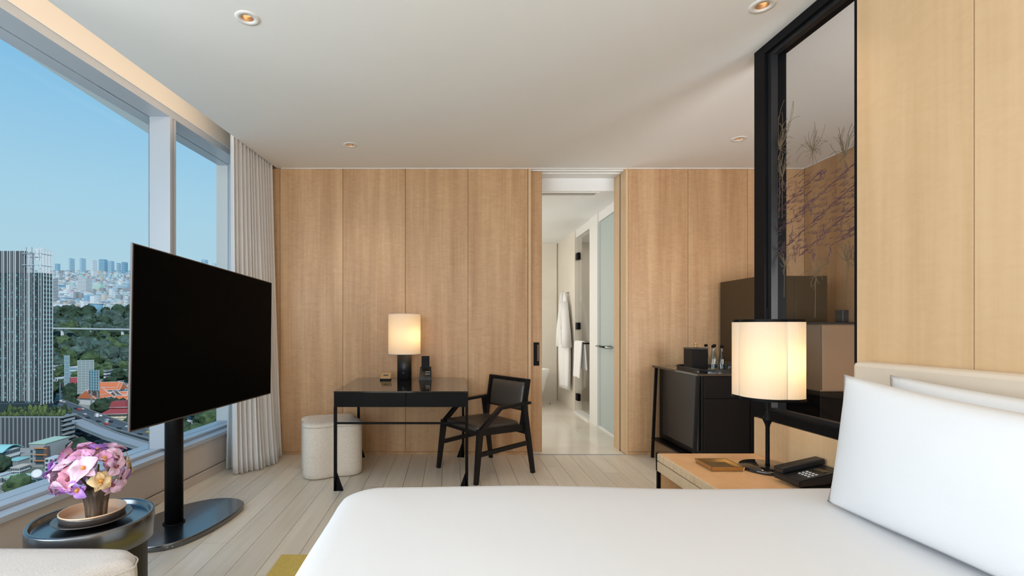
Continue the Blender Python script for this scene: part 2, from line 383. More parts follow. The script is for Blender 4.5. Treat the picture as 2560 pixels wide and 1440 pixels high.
# back wall: core, maple panels, baseboard, door opening
bm = new()
box(bm, -2.2, .76, YB + .02, YB + .05, 0, ZC); box(bm, -2.2, .76, YB + .20, YB + .33, 0, 3.2)
box(bm, 1.724, 3.6, YB + .02, YB + .33, 0, 3.2); box(bm, .70, 1.78, YB + .01, YB + .33, ZC + .001, 3.2)
wb = struct('wall_back', bm, 'maple')
seams = [-2.05, -1.631 + .0, (857 - PX) / F * YB, (1013.5 - PX) / F * YB, (1170 - PX) / F * YB, .758]
for x0, x1 in list(zip(seams, seams[1:]))[1:]:
    bm = new(); box(bm, x0 + .0015, x1 - .0015, YB, YB + .019, .030, 2.757, bev=.001); obj('wall_panel', bm, 'maple', wb)
bm = new(); box(bm, -1.9, -1.633, YB, YB + .019, .03, 2.757); obj('wall_panel', bm, 'maple', wb)
rs = [1.724, (1720 - PX) / F * YB, (1869 - PX) / F * YB, 3.44]
for x0, x1 in zip(rs, rs[1:]):
    bm = new(); box(bm, x0 + .0015, x1 - .0015, YB, YB + .019, .030, 2.757, bev=.001); obj('wall_panel', bm, 'maple', wb)
bm = new(); box(bm, -1.85, .76, YB + .003, YB + .02, 0, .027); box(bm, 1.724, 3.44, YB + .003, YB + .02, 0, .027); struct('baseboard_back', bm, 'maple')
bm = new(); box(bm, -1.62, 3.44, YB - .002, YB + .02, 2.758, ZC - .0005); struct('trim_2', bm, 'white_paint')
bm = new(); box(bm, .7605, .787, YB - .006, YB + .05, 0, 2.757); box(bm, .7605, .787, YB + .17, YB + .33, 0, 2.757); struct('trim_3', bm, 'maple_light', 'maple jamb beside the pocket of the sliding door')
# right reveal: three boards with joints
bm = new(); box(bm, 1.704, 1.722, YB - .004, YB + .146, .0, ZC, bev=.001); o1 = struct('trim_4', bm, 'maple_light', 'front maple reveal board of the bathroom doorway')
bm = new(); box(bm, 1.706, 1.724, YB + .15, YB + .17, .0, ZC); struct('trim_5', bm, 'gap_dark')
bm = new(); box(bm, 1.698, 1.724, YB + .172, YB + .325, .0, ZC, bev=.001); struct('trim_6', bm, 'maple_light', 'rear maple reveal board of the bathroom doorway')
bm = new(); box(bm, .76, 1.70, YB + .052, YB + .058, ZC - .012, ZC); box(bm, .76, 1.70, YB + .14, YB + .148, ZC - .012, ZC); struct('trim_7', bm, 'white_paint', 'ceiling track of the sliding door')
bm = new(); box(bm, .787, 1.704, YB - .006, YB + .012, -.02, .003); struct('trim_8', bm, 'aluminium_dark', 'metal threshold strip')
# sliding door
D = thing('door_1', 'maple sliding door mostly hidden in its wall pocket', None, (.5, YB + .08, 0), kind='structure')
bm = new(); box(bm, -.05, .906, YB + .062, YB + .105, .012, ZC - .016, bev=.002); DLF = obj('door_leaf', bm, 'maple', D)
X0 = (1334 - PX) / F * (YB + .06); X1 = (1348 - PX) / F * (YB + .06)
bm = new(); box(bm, X0, X1, YB + .056, YB + .0615, .855, 1.082); FH = obj('flush_handle', bm, 'black_metal', DLF)
bm = new(); box(bm, X1 - .020, X1 - .006, YB + .0545, YB + .058, .90, 1.06); obj('finger_pull', bm, 'gap_dark', DLF)

# far right and rear walls, alcove
bm = new(); box(bm, XR, 3.62, -3.5, 4.70, -.1, 3.2); wr = struct('wall_right', bm, 'maple')
y = 4.655
while y > 2.2:
    bm = new(); box(bm, XR - .019, XR, y - .60, y - .003, .03, 2.757); obj('wall_panel', bm, 'maple', wr); y -= .603
bm = new(); box(bm, XR - .021, XR - .0005, 2.2, 4.66, 2.7575, ZC); struct('trim_9', bm, 'white_paint')
bm = new(); box(bm, -3.0, 3.62, -3.65, -3.5, -.1, 3.2); struct('wall_rear', bm, 'white_paint')

# ------------------------------------------------------------------ headboard wall (maple) with smoked glass screen
SR = -.034; XW = 1.798
def rb(bm, a0, a1, y0, y1, z0, z1, bev=0, mi=0): box(bm, XW + a0, XW + a1, y0, y1, z0, z1, sh=SR, bev=bev, mi=mi)
bm = new(); rb(bm, .02, .13, -3.5, 2.05, 0, ZC); rb(bm, .02, .13, 2.05, 2.700, 0, .725); wh = struct('wall_headboard', bm, 'maple_light')
ys = [2.052, 1.607, 1.16, .713, .266, -.181, -.628, -1.075, -1.522, -1.969, -2.416, -2.863, -3.31]
for y1, y0 in zip(ys, ys[1:]):
    bm = new(); rb(bm, 0, .019, y0 + .0018, y1 - .0018, .0, ZC - .001, bev=.001); obj('wall_panel', bm, 'maple_light', wh)
bm = new(); rb(bm, 0, .019, 2.052, 2.706, 0, .730, bev=.001); rb(bm, .019, .132, 2.700, 2.706, 0, .73); obj('wall_panel', bm, 'maple_light', wh)
for a0, a1 in zip(ys, ys[1:]):
    bm = new(); rb(bm, .012, .02, a1 - .003, a1 + .003, 0, ZC - .001); obj('panel_joint', bm, 'gap_dark', wh)
S = thing('glass_screen', 'tall black framed smoked glass screen drawn with papyrus plants, beside the bed', 'screen', (1.75, 2.4, .735))
fr = [('far_post', (2.622, 2.706, .735, ZC - .001)), ('near_post', (2.054, 2.064, .735, ZC - .001))]
for nm, (y0, y1, z0, z1) in fr:
    bm = new(); rb(bm, 0, .12, y0, y1, z0, z1, bev=.002); obj('frame_post', bm, 'black_metal', S)
bm = new(); rb(bm, 0, .12, 2.064, 2.622, ZC - .050, ZC - .001, bev=.002); obj('top_rail', bm, 'black_metal', S)
bm = new(); rb(bm, -.002, .12, 2.064, 2.622, .735, .780, bev=.002); obj('bottom_rail', bm, 'black_metal', S)
bm = new()
rb(bm, .020, .055, 2.597, 2.622, .78, ZC - .05); rb(bm, .020, .055, 2.064, 2.597, ZC - .072, ZC - .05); rb(bm, .020, .055, 2.064, 2.597, .78, .80)
obj('inner_bead', bm, 'black_satin', S)
bm = new(); rb(bm, .058, .066, 2.064, 2.622, .78, ZC - .05); obj('glass_sheet', bm, 'smoked_glass', S)
# fine drawing on the glass: papyrus heads and a hatched bank, thin raised strokes
mat('ink_plum', (.075, .035, .045), .7); mat('ink_gold', (.115, .085, .05), .6)
random.seed(11)
def strokes(name, items, m_, r):
    bm = new()
    for pts in items:
        P3 = [Vector((XW + .0565 + SR * y, y, z)) for y, z in pts]
        for p, q in zip(P3, P3[1:]):
            d = (q - p); 
            if d.length < 1e-5: continue
            n = Vector((0, -d.z, d.y)).normalized() * r
            f = [bm.verts.new(p + n), bm.verts.new(q + n), bm.verts.new(q - n), bm.verts.new(p - n)]
            g = [bm.verts.new(v.co + Vector((-.0012, 0, 0))) for v in f]
            bm.faces.new(g); bm.faces.new(f)
            for k in range(4): bm.faces.new((f[k], f[(k + 1) % 4], g[(k + 1) % 4], g[k]))
    return tag(obj(name, bm, m_, S), kind='stuff')
def gp(px, py):
    # a pixel on the glass plane
    t = (px - PX) / F; y = (XW + .057) / (t - SR); return y, H - (py - PY) * y / F
heads = [((1951, 372), 100, 30), ((2032, 378), 62, 34), ((2112, 393), 70, 26), ((1957, 442), 60, 18), ((2118, 652), 48, 26), ((1962, 665), 45, 20), ((2040, 690), 55, 22)]
gold = []
for (hx, hy), L, n in heads:
    cy, cz = gp(hx, hy); sc = cy / F
    for k in range(n):
        an = random.uniform(0, 2 * PI) if random.random() < .35 else random.gauss(PI / 2, .9)
        ln = L * sc * random.uniform(.45, 1.15) * (1.1 if math.sin(an) > .2 else .6); cv = random.uniform(-.7, .7)
        pts = [(cy - math.cos(an + cv * t * t) * ln * t * .75, cz + math.sin(an + cv * t * t) * ln * t) for t in [i / 6 for i in range(7)]]
        gold.append([(min(max(a, 2.066), 2.64), b) for a, b in pts])
    gold.append([(cy, cz), (cy + random.uniform(-.01, .01), cz - .22 * L / 60)])
strokes('papyrus_drawing', gold, 'ink_gold', .0006)
ink = []
for row in range(30):
    for k in range(34):
        px = random.uniform(1935, 2138); v = (px - 1938) / 200
        base = 560 - 95 * v + (row - 10) * 8.5 + 10 * math.sin(px * .05 + row)
        if base < 452 - 40 * v + 0: continue
        if base > 660 - 60 * v: continue
        y, z = gp(px, base); ln = random.uniform(.01, .045)
        ink.append([(min(max(a, 2.066), 2.64), b) for a, b in ((y, z), (y - ln, z + ln * random.uniform(.12, .45) + random.uniform(-.004, .004)))])
for k in range(46):
    px = random.uniform(1942, 2136); v = (px - 1938) / 200; py = random.uniform(440 - 40 * v, 680 - 40 * v)
    for j in range(random.randint(3, 8)):
        y, z = gp(px + random.uniform(-5, 5), py + j * 4); ln = random.uniform(.008, .028)
        ink.append([(min(max(a, 2.066), 2.64), b) for a, b in ((y, z), (y - random.uniform(-.006, .006), z + ln))])
strokes('hatched_drawing', ink, 'ink_plum', .0007)

# ------------------------------------------------------------------ bathroom
bm = new(); box(bm, -.35, 3.4, YB + .33, 8.4, -.2, -.012); box(bm, .70, 1.86, YB - .0, YB + .33, -.2, -.012); fb = struct('floor_bathroom', bm, 'gap_dark')
for i in range(5):
    for j in range(4):
        bm = new(); x0 = -.35 + i * .62; y0 = YB + .33 + j * .86
        box(bm, x0 + .0005, x0 + .6195, y0 + .0005, y0 + .8595, -.012, 0); obj('floor_slab', bm, 'marble', fb)
bm = new(); box(bm, .79, 1.698, YB + .012, YB + .329, -.012, .001); obj('floor_slab', bm, 'marble', fb)
bm = new(); box(bm, -.35, 3.4, YB + .325, 8.4, 2.635, 2.78); struct('ceiling_bathroom', bm, 'ceiling_paint')
bm = new(); box(bm, -.5, .70, YB + .331, YB + .40, 0, 2.635); struct('wall_bathroom_near', bm, 'white_paint')
bm = new(); box(bm, -.5, -.35, YB + .33, 8.4, 0, 2.635); struct('wall_bathroom_left', bm, 'marble_wall')
bm = new(); box(bm, -.5, 3.4, 8.15, 8.4, -.1, 2.64); wf = struct('wall_bathroom_far', bm, 'shower_wall')
for i in range(3):
    for z0, z1 in ((0, .45), (.45, 1.70), (1.70, 2.635)):
        bm = new(); box(bm, -.35 + i * .72, -.35 + (i + 1) * .72 - .0006, 8.13, 8.15, z0, z1 - .0006); obj('stone_slab', bm, 'marble_wall', wf)
def bwall(y0, y1, x0=1.828, x1=1.93, z0=0, z1=2.635):
    b = new(); box(b, x0, x1, y0, y1, z0, z1); return b
struct('wall_bathroom_right', bwall(7.04, 8.15), 'marble_wall')
struct('wall_bathroom_pier', bwall(5.97, 6.30), 'white_paint')
bm = bwall(4.99, 5.16); struct('wall_bathroom_return', bm, 'white_paint')
bm = bwall(6.30, 7.04, 1.845, 1.93, 2.53, 2.635); box(bm, 1.845, 1.93, 5.16, 5.97, 2.53, 2.635); struct('trim_10', bm, 'white_paint', 'lintels over the two glass doors')
bm = bwall(6.30, 7.04, 1.80, 1.93, 0, .022); box(bm, 1.84, 1.93, 5.16, 5.97, 0, .015); struct('trim_11', bm, 'white_paint', 'stone curbs under the two glass doors')
bm = new(); box(bm, 1.93, 3.3, 8.0, 8.13, 0, 2.635); box(bm, 3.2, 3.3, 6.0, 8.1, 0, 2.635); box(bm, 1.93, 3.3, 6.05, 6.15, 0, 2.635); struct('wall_shower', bm, 'shower_wall')
V = thing('ceiling_vent', 'slim linear air slot in the white bathroom ceiling', 'air vent', (1.2, 5.13, 2.635))
bm = new(); box(bm, .80, 1.56, 5.02, 5.16, 2.629, 2.6348); obj('vent_frame', bm, 'white_paint', V)
for yy in (5.06, 5.10):
    bm = new(); box(bm, .80, 1.535, yy, yy + .012, 2.6275, 2.6295); obj('slot', bm, 'black_metal', V)
# glass shower door with hinges and bar
G = thing('shower_door', 'clear glass shower door with three black hinges and towel bar', 'door', (1.86, 6.7, 0))
bm = new(); box(bm, 1.86, 1.870, 6.305, 6.98, .024, 2.525); obj('glass_leaf', bm, 'clear_glass', G)
for zz in (2.25, 1.245, .22):
    bm = new(); box(bm, 1.838, 1.885, 6.93, 7.035, zz - .05, zz + .05, bev=.003); obj('hinge', bm, 'black_metal', G)
bm = new(); tube(bm, [(1.86, 6.36, 1.015), (1.79, 6.36, 1.015), (1.79, 6.88, 1.015), (1.86, 6.88, 1.015)], .010); obj('towel_bar', bm, 'black_metal', G)
# towel over the bar
bm = new(); n = 18
def towel(u, v):
    y = 6.45 + .37 * u; s_ = (v - .5) * 2
    R_ = .021; L_ = (.47 if s_ < 0 else .36); q_ = abs(s_) * (L_ + R_ * PI / 2)      # arc over the bar, then hanging straight
    if q_ < R_ * PI / 2: a_ = q_ / R_; off, zz = R_ * math.sin(a_), 1.015 + R_ * math.cos(a_)
    else: h_ = q_ - R_ * PI / 2; off, zz = R_ + .012 * h_ / L_, 1.015 - h_
    far = max(0, 1.0 - zz) * 2; off += (.010 + .008 * math.sin(u * 9 + 1) + .004 * math.sin(u * 23)) * min(1, far)
    return (1.79 + (-off if s_ < 0 else off), y + .02 * math.sin(s_ * 2) * (u - .5), zz)
grid(bm, n, 60, towel); o = solid(obj('bath_towel', bm, 'towel_white'), .016); tag(o, 'white bath towel folded over the black bar on the glass door', 'towel')
# frosted door
G = thing('frosted_door', 'pale frosted glass door with black lever bar in the bathroom', 'door', (1.865, 5.6, 0))
bm = new(); box(bm, 1.862, 1.872, 5.17, 5.955, .016, 2.525); obj('glass_leaf', bm, 'frosted_glass', G)
bm = new(); tube(bm, [(1.85, 5.93, 1.0), (1.80, 5.93, 1.0), (1.80, 5.48, 1.0), (1.85, 5.48, 1.0)], .009); obj('pull_bar', bm, 'chrome', G)
bm = new(); box(bm, 1.795, 1.862, 5.54, 5.60, .985, 1.012, bev=.003); tube(bm, [(1.80, 5.57, .998), (1.80, 5.78, .998)], .011); obj('lever', bm, 'black_metal', G)
# robe and hook
hk = thing('wall_hook', 'small chrome robe hook beside the hanging bathrobe', 'hook', (1.82, 7.62, 1.72))
bm = new(); tube(bm, [(1.826, 7.62, 1.72), (1.78, 7.62, 1.715), (1.77, 7.62, 1.735)], .009); obj('peg', bm, 'chrome', hk)
bm = new(); lathe(bm, [(.02, 0), (.02, .006)], 16, T((1.822, 7.62, 1.72), ry=-PI / 2)); obj('rosette', bm, 'chrome', hk)
bm = new(); tube(bm, [(1.826, 7.40, 1.755), (1.74, 7.40, 1.75), (1.735, 7.40, 1.775)], .008); tag(obj('robe_peg', bm, 'chrome'), 'chrome peg that carries the white bathrobe', 'hook')
R = thing('bathrobe', 'white cotton bathrobe hanging on the bathroom wall', 'bathrobe', (1.76, 7.36, 1.75))
def robe(u, v):
    z = 1.755 - 1.43 * v
    wd = .05 + .19 * min(1, v * 2.4) ** .7 + .03 * v
    th = 2 * PI * u
    y = 7.40 - .05 * v + math.cos(th) * wd * (1 - .12 * math.sin(v * 7)) ; 
    x = 1.758 + math.sin(th) * (.030 + .028 * min(1, v * 3)) * (1 + .25 * math.sin(th * 5 + v * 3)) - .01 * v
    return (min(x, 1.822), y, z + (.03 * math.sin(th * 2) if v > .98 else 0))
bm = new(); vs = grid(bm, 40, 30, robe, closeu=True); bm.faces.new([r[-1] for r in vs]); bm.faces.new([r[0] for r in vs]); obj('robe_body', bm, 'towel_white', R)
for s_, dy in ((1, .13), (-1, -.13)):
    bm = new(); tube(bm, [(1.745, 7.36 + dy * .5, 1.60), (1.735, 7.35 + dy * 1.05, 1.38), (1.73, 7.33 + dy * 1.45, 1.15), (1.73, 7.32 + dy * 1.55, .93)], .045, 14, r1=.075); obj('sleeve', bm, 'towel_white', R)
bm = new(); tube(bm, [(1.715, 7.44, 1.745), (1.70, 7.45, 1.5), (1.695, 7.38, 1.2), (1.70, 7.30, .98)], .014, 8); tube(bm, [(1.715, 7.36, 1.745), (1.70, 7.33, 1.5), (1.695, 7.32, 1.2)], .014, 8); obj('collar', bm, 'towel_white', R)
# bathtub
B = thing('bathtub', 'white freestanding bathtub at the far bathroom wall', 'bathtub', (.72, 7.56, 0))
bm = new(); lathe(bm, [(.60, 0), (.66, .02), (.76, .25), (.835, .50), (.855, .575), (.84, .582), (.80, .565), (.74, .35), (.60, .12), (.3, .10)], 48, T((.72, 7.56, .001), s=(1, .5, 1)), cap=True); obj('tub_shell', bm, 'porcelain', B)
bm = new(); lathe(bm, [(.03, 0), (.03, .006), (.012, .008), (.012, .03)], 16, T((1.60, 7.75, 0))); tube(bm, [(1.60, 7.75, .02), (1.66, 7.72, .02)], .008); tag(obj('floor_valve', bm, 'chrome'), 'small chrome floor valve next to the bathtub', 'valve')
a = light('AREA', 'bathroom_side_fill', (-.30, 6.6, 1.5), 24, (1, .97, .92), shape='RECTANGLE', size=2.2, size_y=2.0); aim(a, (1, .05, 0))  # added unseen fill at the left wall, in place of daylight
a = light('AREA', 'shower_fill', (2.6, 7.0, 2.6), 9, (1, .95, .86), shape='RECTANGLE', size=.5, size_y=.5)  # added out of view to brighten the shower behind its glass door
a = light('AREA', 'bathroom_top_fill', (.3, 5.9, 2.62), 6, (1, .93, .83), shape='RECTANGLE', size=.9, size_y=1.4)  # added fill under the bathroom ceiling, with no fixture modelled

# ------------------------------------------------------------------ curtains
def lerp(a, b, t): return a + (b - a) * t
def path(pts, t):
    n = len(pts) - 1; i = min(int(t * n), n - 1); f = t * n - i
    return Vector(pts[i]).lerp(Vector(pts[i + 1]), f)
topp = [(-1.775, 3.935), (-1.745, 4.17), (-1.725, 4.40), (-1.695, 4.63)]
botp = [(-1.790, 4.02), (-1.66, 4.14), (-1.575, 4.33), (-1.615, 4.62)]
NP = 13
def drape(u, v):
    z = lerp(.012, 3.10, v); tb = min(1, (z / 2.8)) ** .7
    p = path(botp, u).lerp(path(topp, u), tb); amp = lerp(.036, .022, tb)
    uu = u + .012 * math.sin(u * 17) + .004 * math.sin(u * 31)
    ph = uu * NP * 2 * PI
    nrm = Vector((1, -.25)).normalized()
    o_ = amp * (math.sin(ph) + .25 * math.sin(2 * ph + 1)) + .006 * math.sin(z * 2 + u * 20) * (1 - tb)
    return (p.x + nrm.x * o_, p.y + nrm.y * o_ + .010 * math.cos(ph), z)
bm = new(); grid(bm, 234, 30, drape); o = solid(obj('curtain', bm, 'curtain_cloth'), .004)
tag(o, 'off white pleated floor length curtain drawn to the back corner', 'curtain')
def sheer(u, v):
    z = lerp(.014, 3.0, v); p = Vector((-1.925, 4.155)).lerp(Vector((-1.815, 4.235)), u); p2 = Vector((-1.885, 4.25)).lerp(Vector((-1.80, 4.30)), u); p = p.lerp(p2, v)
    return (p.x, p.y + .018 * math.sin(u * 22 + 1), z)
bm = new(); grid(bm, 50, 8, sheer); o = solid(obj('sheer_curtain', bm, 'sheer_cloth'), .003)
tag(o, 'pale blue grey sheer curtain gathered between the window and the heavy curtain', 'curtain')

# ------------------------------------------------------------------ rug and bed
bm = new(); box(bm, -.90, 1.10, -.4, 2.595, .001, .014, bev=.004); tag(obj('rug', bm, 'mustard_wool'), 'mustard yellow rug under the bed, one corner showing', 'rug')
B = thing('bed', 'wide bed with white duvet and cream leather headboard', 'bed', (.6, .9, 0))
def bed_ring(off, z):
    pts = []
    x0, x1, y0, y1, r = -.415 + off, 1.585, -.10 + off, 1.925 - off, max(.17 - off, .02)
    for cx, cy, a0 in ((x1 - .10, y0 + .10, -PI / 2), (x1 - .10, y1 - .10, 0), (x0 + r, y1 - r, PI / 2), (x0 + r, y0 + r, PI)):
        rr = r if cx < 0 else .10
        for k in range(9): pts.append([cx + rr * math.cos(a0 + PI / 2 * k / 8), cy + rr * math.sin(a0 + PI / 2 * k / 8), z])
    out = []
    n = len(pts)
    for k in range(n):
        a_, b_ = Vector(pts[k]), Vector(pts[(k + 1) % n]); m_ = max(1, int((b_ - a_).length / .07))
        for j in range(m_): out.append(a_.lerp(b_, j / m_))
    return out
prof = [(-.002, .16), (-.003, .30), (-.002, .42), (0, .50), (.002, .555), (.010, .583), (.026, .604), (.055, .616), (.094, .621)]
base_ring = bed_ring(.03, 0)
bm = new(); rings = []
cx, cy = .6, .9
ref = bed_ring(0, 0); n = len(ref)
for off, z in prof:
    ring = []
    for k, p in enumerate(ref):
        d = Vector((cx - p.x, cy - p.y)); 
        # inward direction towards rounded core
        rq = .17 if p.x < .6 else .10; qx = min(max(p.x, -.415 + .17), 1.485); qy = min(max(p.y, -.10 + rq), 1.925 - rq)
        dn = Vector((qx - p.x, qy - p.y)); dn = dn.normalized() if dn.length > 1e-6 else Vector((0, 0))
        wob = (.005 * math.sin(p.x * 9 + p.y * 7) + .003 * math.sin(p.x * 21 - p.y * 17)) * (1 if z < .58 else .2)
        yy = -.030 * min(max((p.x - .3) / 1.2, 0), 1) * min(max((p.y - .2) / 1.5, 0), 1)
        ring.append(bm.verts.new((p.x + dn.x * (off + wob), p.y + dn.y * (off + wob) + yy, z + .004 * math.sin(p.x * 5) * (1 if z > .58 else 0))))
    rings.append(ring)
for t in (.2, .4, .6, .8, .96):
    last = prof[-1]
    ring = []
    for k, v in enumerate(rings[len(prof) - 1]):
        x_, y_ = lerp(v.co.x, cx, t), lerp(v.co.y, cy, t)
        ring.append(bm.verts.new((x_, y_, .621 + .006 * t + .004 * math.sin(x_ * 5) + .0015 * noise.noise(Vector((x_ * 4, y_ * 4, 0))))))
    rings.append(ring)
for a_, b_ in zip(rings, rings[1:]):
    for k in range(n):
        f = bm.faces.new((a_[k], a_[(k + 1) % n], b_[(k + 1) % n], b_[k])); f.smooth = True
f = bm.faces.new(rings[-1]); f.smooth = True
DUVET_TOP = max(v.co.z for v in bm.verts); obj('duvet', bm, 'linen_white', B)
bm = new(); box(bm, -.36, 1.56, -.05, 1.86, .08, .155, bev=.01); obj('bed_base', bm, 'maple', B)
for lx, ly in ((-.28, .05), (-.28, 1.75), (1.4, .05), (1.4, 1.75)):
    bm = new(); box(bm, lx - .03, lx + .03, ly - .03, ly + .03, .0145, .08); obj('leg', bm, 'black_wood', B)
def hbx(y): return 1.640 + .034 * (1.97 - y)
for y0, y1 in ((1.318, 1.970), (.60, 1.314), (-.10, .596)):
    bm = new(); box(bm, 1.640 + .067 + .0, 1.725 + .067, y0, y1, .25, 1.094, sh=SR, bev=.018)
    for f in bm.faces: f.smooth = False
    obj('headboard_panel', bm, 'leather_cream', B)
def pillow(name, label, xb, zb, xt, zt, y0, y1, th, seed, sag=0, zend=0, grp='white bed pillows'):
    """pillow leaning from (xb, zb) to (xt, zt), spanning y0..y1 (y1 is the far end)"""
    ax = Vector((xt - xb, 0, zt - zb)); nrm = Vector((-ax.z, 0, ax.x)).normalized(); bmp = new()
    def side(s_):
        def fn(u, v):
            a_, b_ = u * 2 - 1, v * 2 - 1
            prof_ = max(0, (1 - abs(a_) ** 2.6)) ** .55 * max(0, (1 - abs(b_) ** 2.4)) ** .5
            pin_u = 1 - .05 * (1 - abs(a_) ** 3) * abs(b_) ** 4; pin_v = 1 - .045 * (1 - abs(b_) ** 2) * abs(a_) ** 4
            vv = .5 + b_ * .5 * (1 - .060 * (1 - a_ * a_)); uu = .5 + a_ * .5 * (1 - .035 * (1 - b_ * b_))
            p = Vector((xb, lerp(y0, y1, uu), zb)) + ax * vv
            w_ = 1 + .10 * noise.noise(Vector((u * 3 + seed, v * 3, seed)))
            p += nrm * s_ * th / 2 * prof_ * w_
            p.z -= sag * (1 - a_ * a_) * v + zend * (1 - u) * v
            return tuple(p)
        return fn
    g1 = grid(bmp, 40, 28, side(1)); g2 = grid(bmp, 40, 28, side(-1))
    bmesh.ops.remove_doubles(bmp, verts=bmp.verts[:], dist=.0006)
    for v in bmp.verts: v.co.z = max(v.co.z, DUVET_TOP + .0015)      # the pillow is pressed flat where it rests on the duvet
    o_ = obj(name, bmp, 'linen_white'); tag(o_, label, 'pillow', grp); return o_
pillow('pillow', 'white pillow in front, leaning on the other pillow', 1.305, .622, 1.365, 1.070, .66, 1.672, .155, 1, .012, .03)
pillow('pillow', 'white pillow behind, resting against the cream headboard', 1.492, .622, 1.540, 1.066, .62, 1.690, .125, 5, .008, .015)

# ------------------------------------------------------------------ nightstand and what stands on it
NS = thing('nightstand', 'maple nightstand with ribbed edge and thin black frame beside the bed', 'nightstand', (1.42, 2.35, 0))
bm = new(); box(bm, 1.172, 1.705, 1.99, 2.700, .489, .527, bev=.002); obj('table_top', bm, 'maple_table', NS)
for k in range(34):
    bm = new(); y0 = 1.99 + k * .0208; box(bm, 1.1595, 1.1725, y0 + .0006, y0 + .0202, .4895, .5268, bev=.001); obj('edge_slat', bm, 'maple_edge', NS)
bm = new(); box(bm, 1.175, 1.70, 2.0, 2.695, .483, .489); obj('shadow_strip', bm, 'black_metal', NS)
bm = new(); box(bm, 1.160, 1.70, 1.99, 2.700, .430, .483, bev=.002); obj('drawer', bm, 'maple_edge', NS)
for y_ in (2.004, 2.694):
    bm = new(); box(bm, 1.1585, 1.1745, y_ - .007, y_ + .010, 0.001, .430); obj('leg', bm, 'black_metal', NS)
    bm = new(); box(bm, 1.69, 1.704, y_ - .007, y_ + .007, .001, .43); obj('leg', bm, 'black_metal', NS)
bm = new(); box(bm, 1.172, 1.70, 2.69, 2.704, .10, .43); obj('side_panel', bm, 'maple_table', NS)
bm = new(); box(bm, 1.1585, 1.17, 2.705, 2.711, .43, .530); obj('corner_edge', bm, 'black_metal', NS)
# brass tray
TR = thing('valet_tray', 'small square brass tray on the nightstand', 'tray', (1.36, 2.44, .527))
bm = new(); box(bm, 1.285, 1.435, 2.365, 2.515, .529, .532); obj('tray_floor', bm, 'brass_dark', TR)
for a_ in range(4):
    m_ = T((1.36, 2.44, .528), rz=a_ * PI / 2)
    bm = new()
    q = [(-.076, -.074), (.076, -.074), (.083, -.081), (-.083, -.081)]
    lo = [bm.verts.new((x_ * .96, y_ * .96, .001)) for x_, y_ in q]; hi = [bm.verts.new((x_, y_, .021)) for x_, y_ in q]
    bm.faces.new(lo); bm.faces.new(hi)
    for k in range(4): bm.faces.new((lo[k], lo[(k + 1) % 4], hi[(k + 1) % 4], hi[k]))
    xf(lo + hi, m_); obj('tray_side', bm, 'brass', TR)
# bedside lamp
LX, LY = 1.580, 2.400
L = thing('bedside_lamp', 'lit lamp with scalloped cream shade on thin black stem, on the nightstand', 'lamp', (LX, LY, .527))
bm = new(); lathe(bm, [(.122, .528), (.125, .532), (.125, .541), (.120, .545), (.012, .547)], 48, T((LX, LY, 0))); obj('base', bm, 'black_gloss', L)
bm = new(); lathe(bm, [(.011, .547), (.0095, .56), (.0095, .735), (.012, .750), (.022, .772), (.0225, .778), (.011, .795), (.0085, .82), (.0085, 1.22), (.004, 1.24), (.0035, 1.325)], 16, T((LX, LY, 0))); obj('stem', bm, 'black_metal', L)
def lobed(x_, y_, sc_=1.0, seg=14):
    pts = []; c, rho = .0395, .1155
    ex = math.atan2(.14 * math.sin(PI / 4), .14 * math.cos(PI / 4) - c)
    for q in range(4):
        a0 = PI / 4 + q * PI / 2
        for k in range(seg):
            t_ = -ex + 2 * ex * k / seg
            px_, py_ = c + rho * math.cos(t_), rho * math.sin(t_)
            pts.append((x_ + sc_ * (px_ * math.cos(a0) - py_ * math.sin(a0)), y_ + sc_ * (px_ * math.sin(a0) + py_ * math.cos(a0))))
    return pts
def wallring(bm, poly, z0, z1, smooth=False):
    a_ = [bm.verts.new((x_, y_, z0)) for x_, y_ in poly]; b_ = [bm.verts.new((x_, y_, z1)) for x_, y_ in poly]
    for k in range(len(poly)):
        f = bm.faces.new((a_[k], a_[(k + 1) % len(poly)], b_[(k + 1) % len(poly)], b_[k])); f.smooth = smooth
bm = new(); wallring(bm, lobed(LX, LY), .885, 1.266); SHD = obj('lamp_shade', bm, 'shade_linen', L); WL[SHD] = Vector((0, 0, 0))
for z_ in (.880, 1.257):
    bm = new(); wallring(bm, lobed(LX, LY, 1.014), z_, z_ + .013); wallring(bm, lobed(LX, LY, .985), z_, z_ + .013)
    obj('shade_trim', bm, 'black_metal', SHD)
for q in range(4):
    a_ = q * PI / 2; bm = new(); tube(bm, [(LX + .1385 * math.cos(a_), LY + .1385 * math.sin(a_), .885), (LX + .1385 * math.cos(a_), LY + .1385 * math.sin(a_), 1.266)], .0028, 6); obj('seam_piping', bm, 'linen_white', SHD)
bm = new(); lathe(bm, [(.012, 1.02), (.026, 1.06), (.028, 1.09), (.015, 1.12)], 16, T((LX + .0, LY, 0))); obj('bulb', bm, 'lamp_glow', L)
for q in range(4):
    a_ = q * PI / 2; bm = new(); tube(bm, [(LX, LY, 1.235), (LX + .137 * math.cos(a_), LY + .137 * math.sin(a_), 1.255)], .002, 6); obj('shade_spoke', bm, 'black_metal', L)
l = light('POINT', 'bedside_lamp_light', (0, 0, 0), 1.1, (1, .72, .42), shadow_soft_size=.045); l.parent = L; l.location = (.045, -.03, 1.06 - .527)
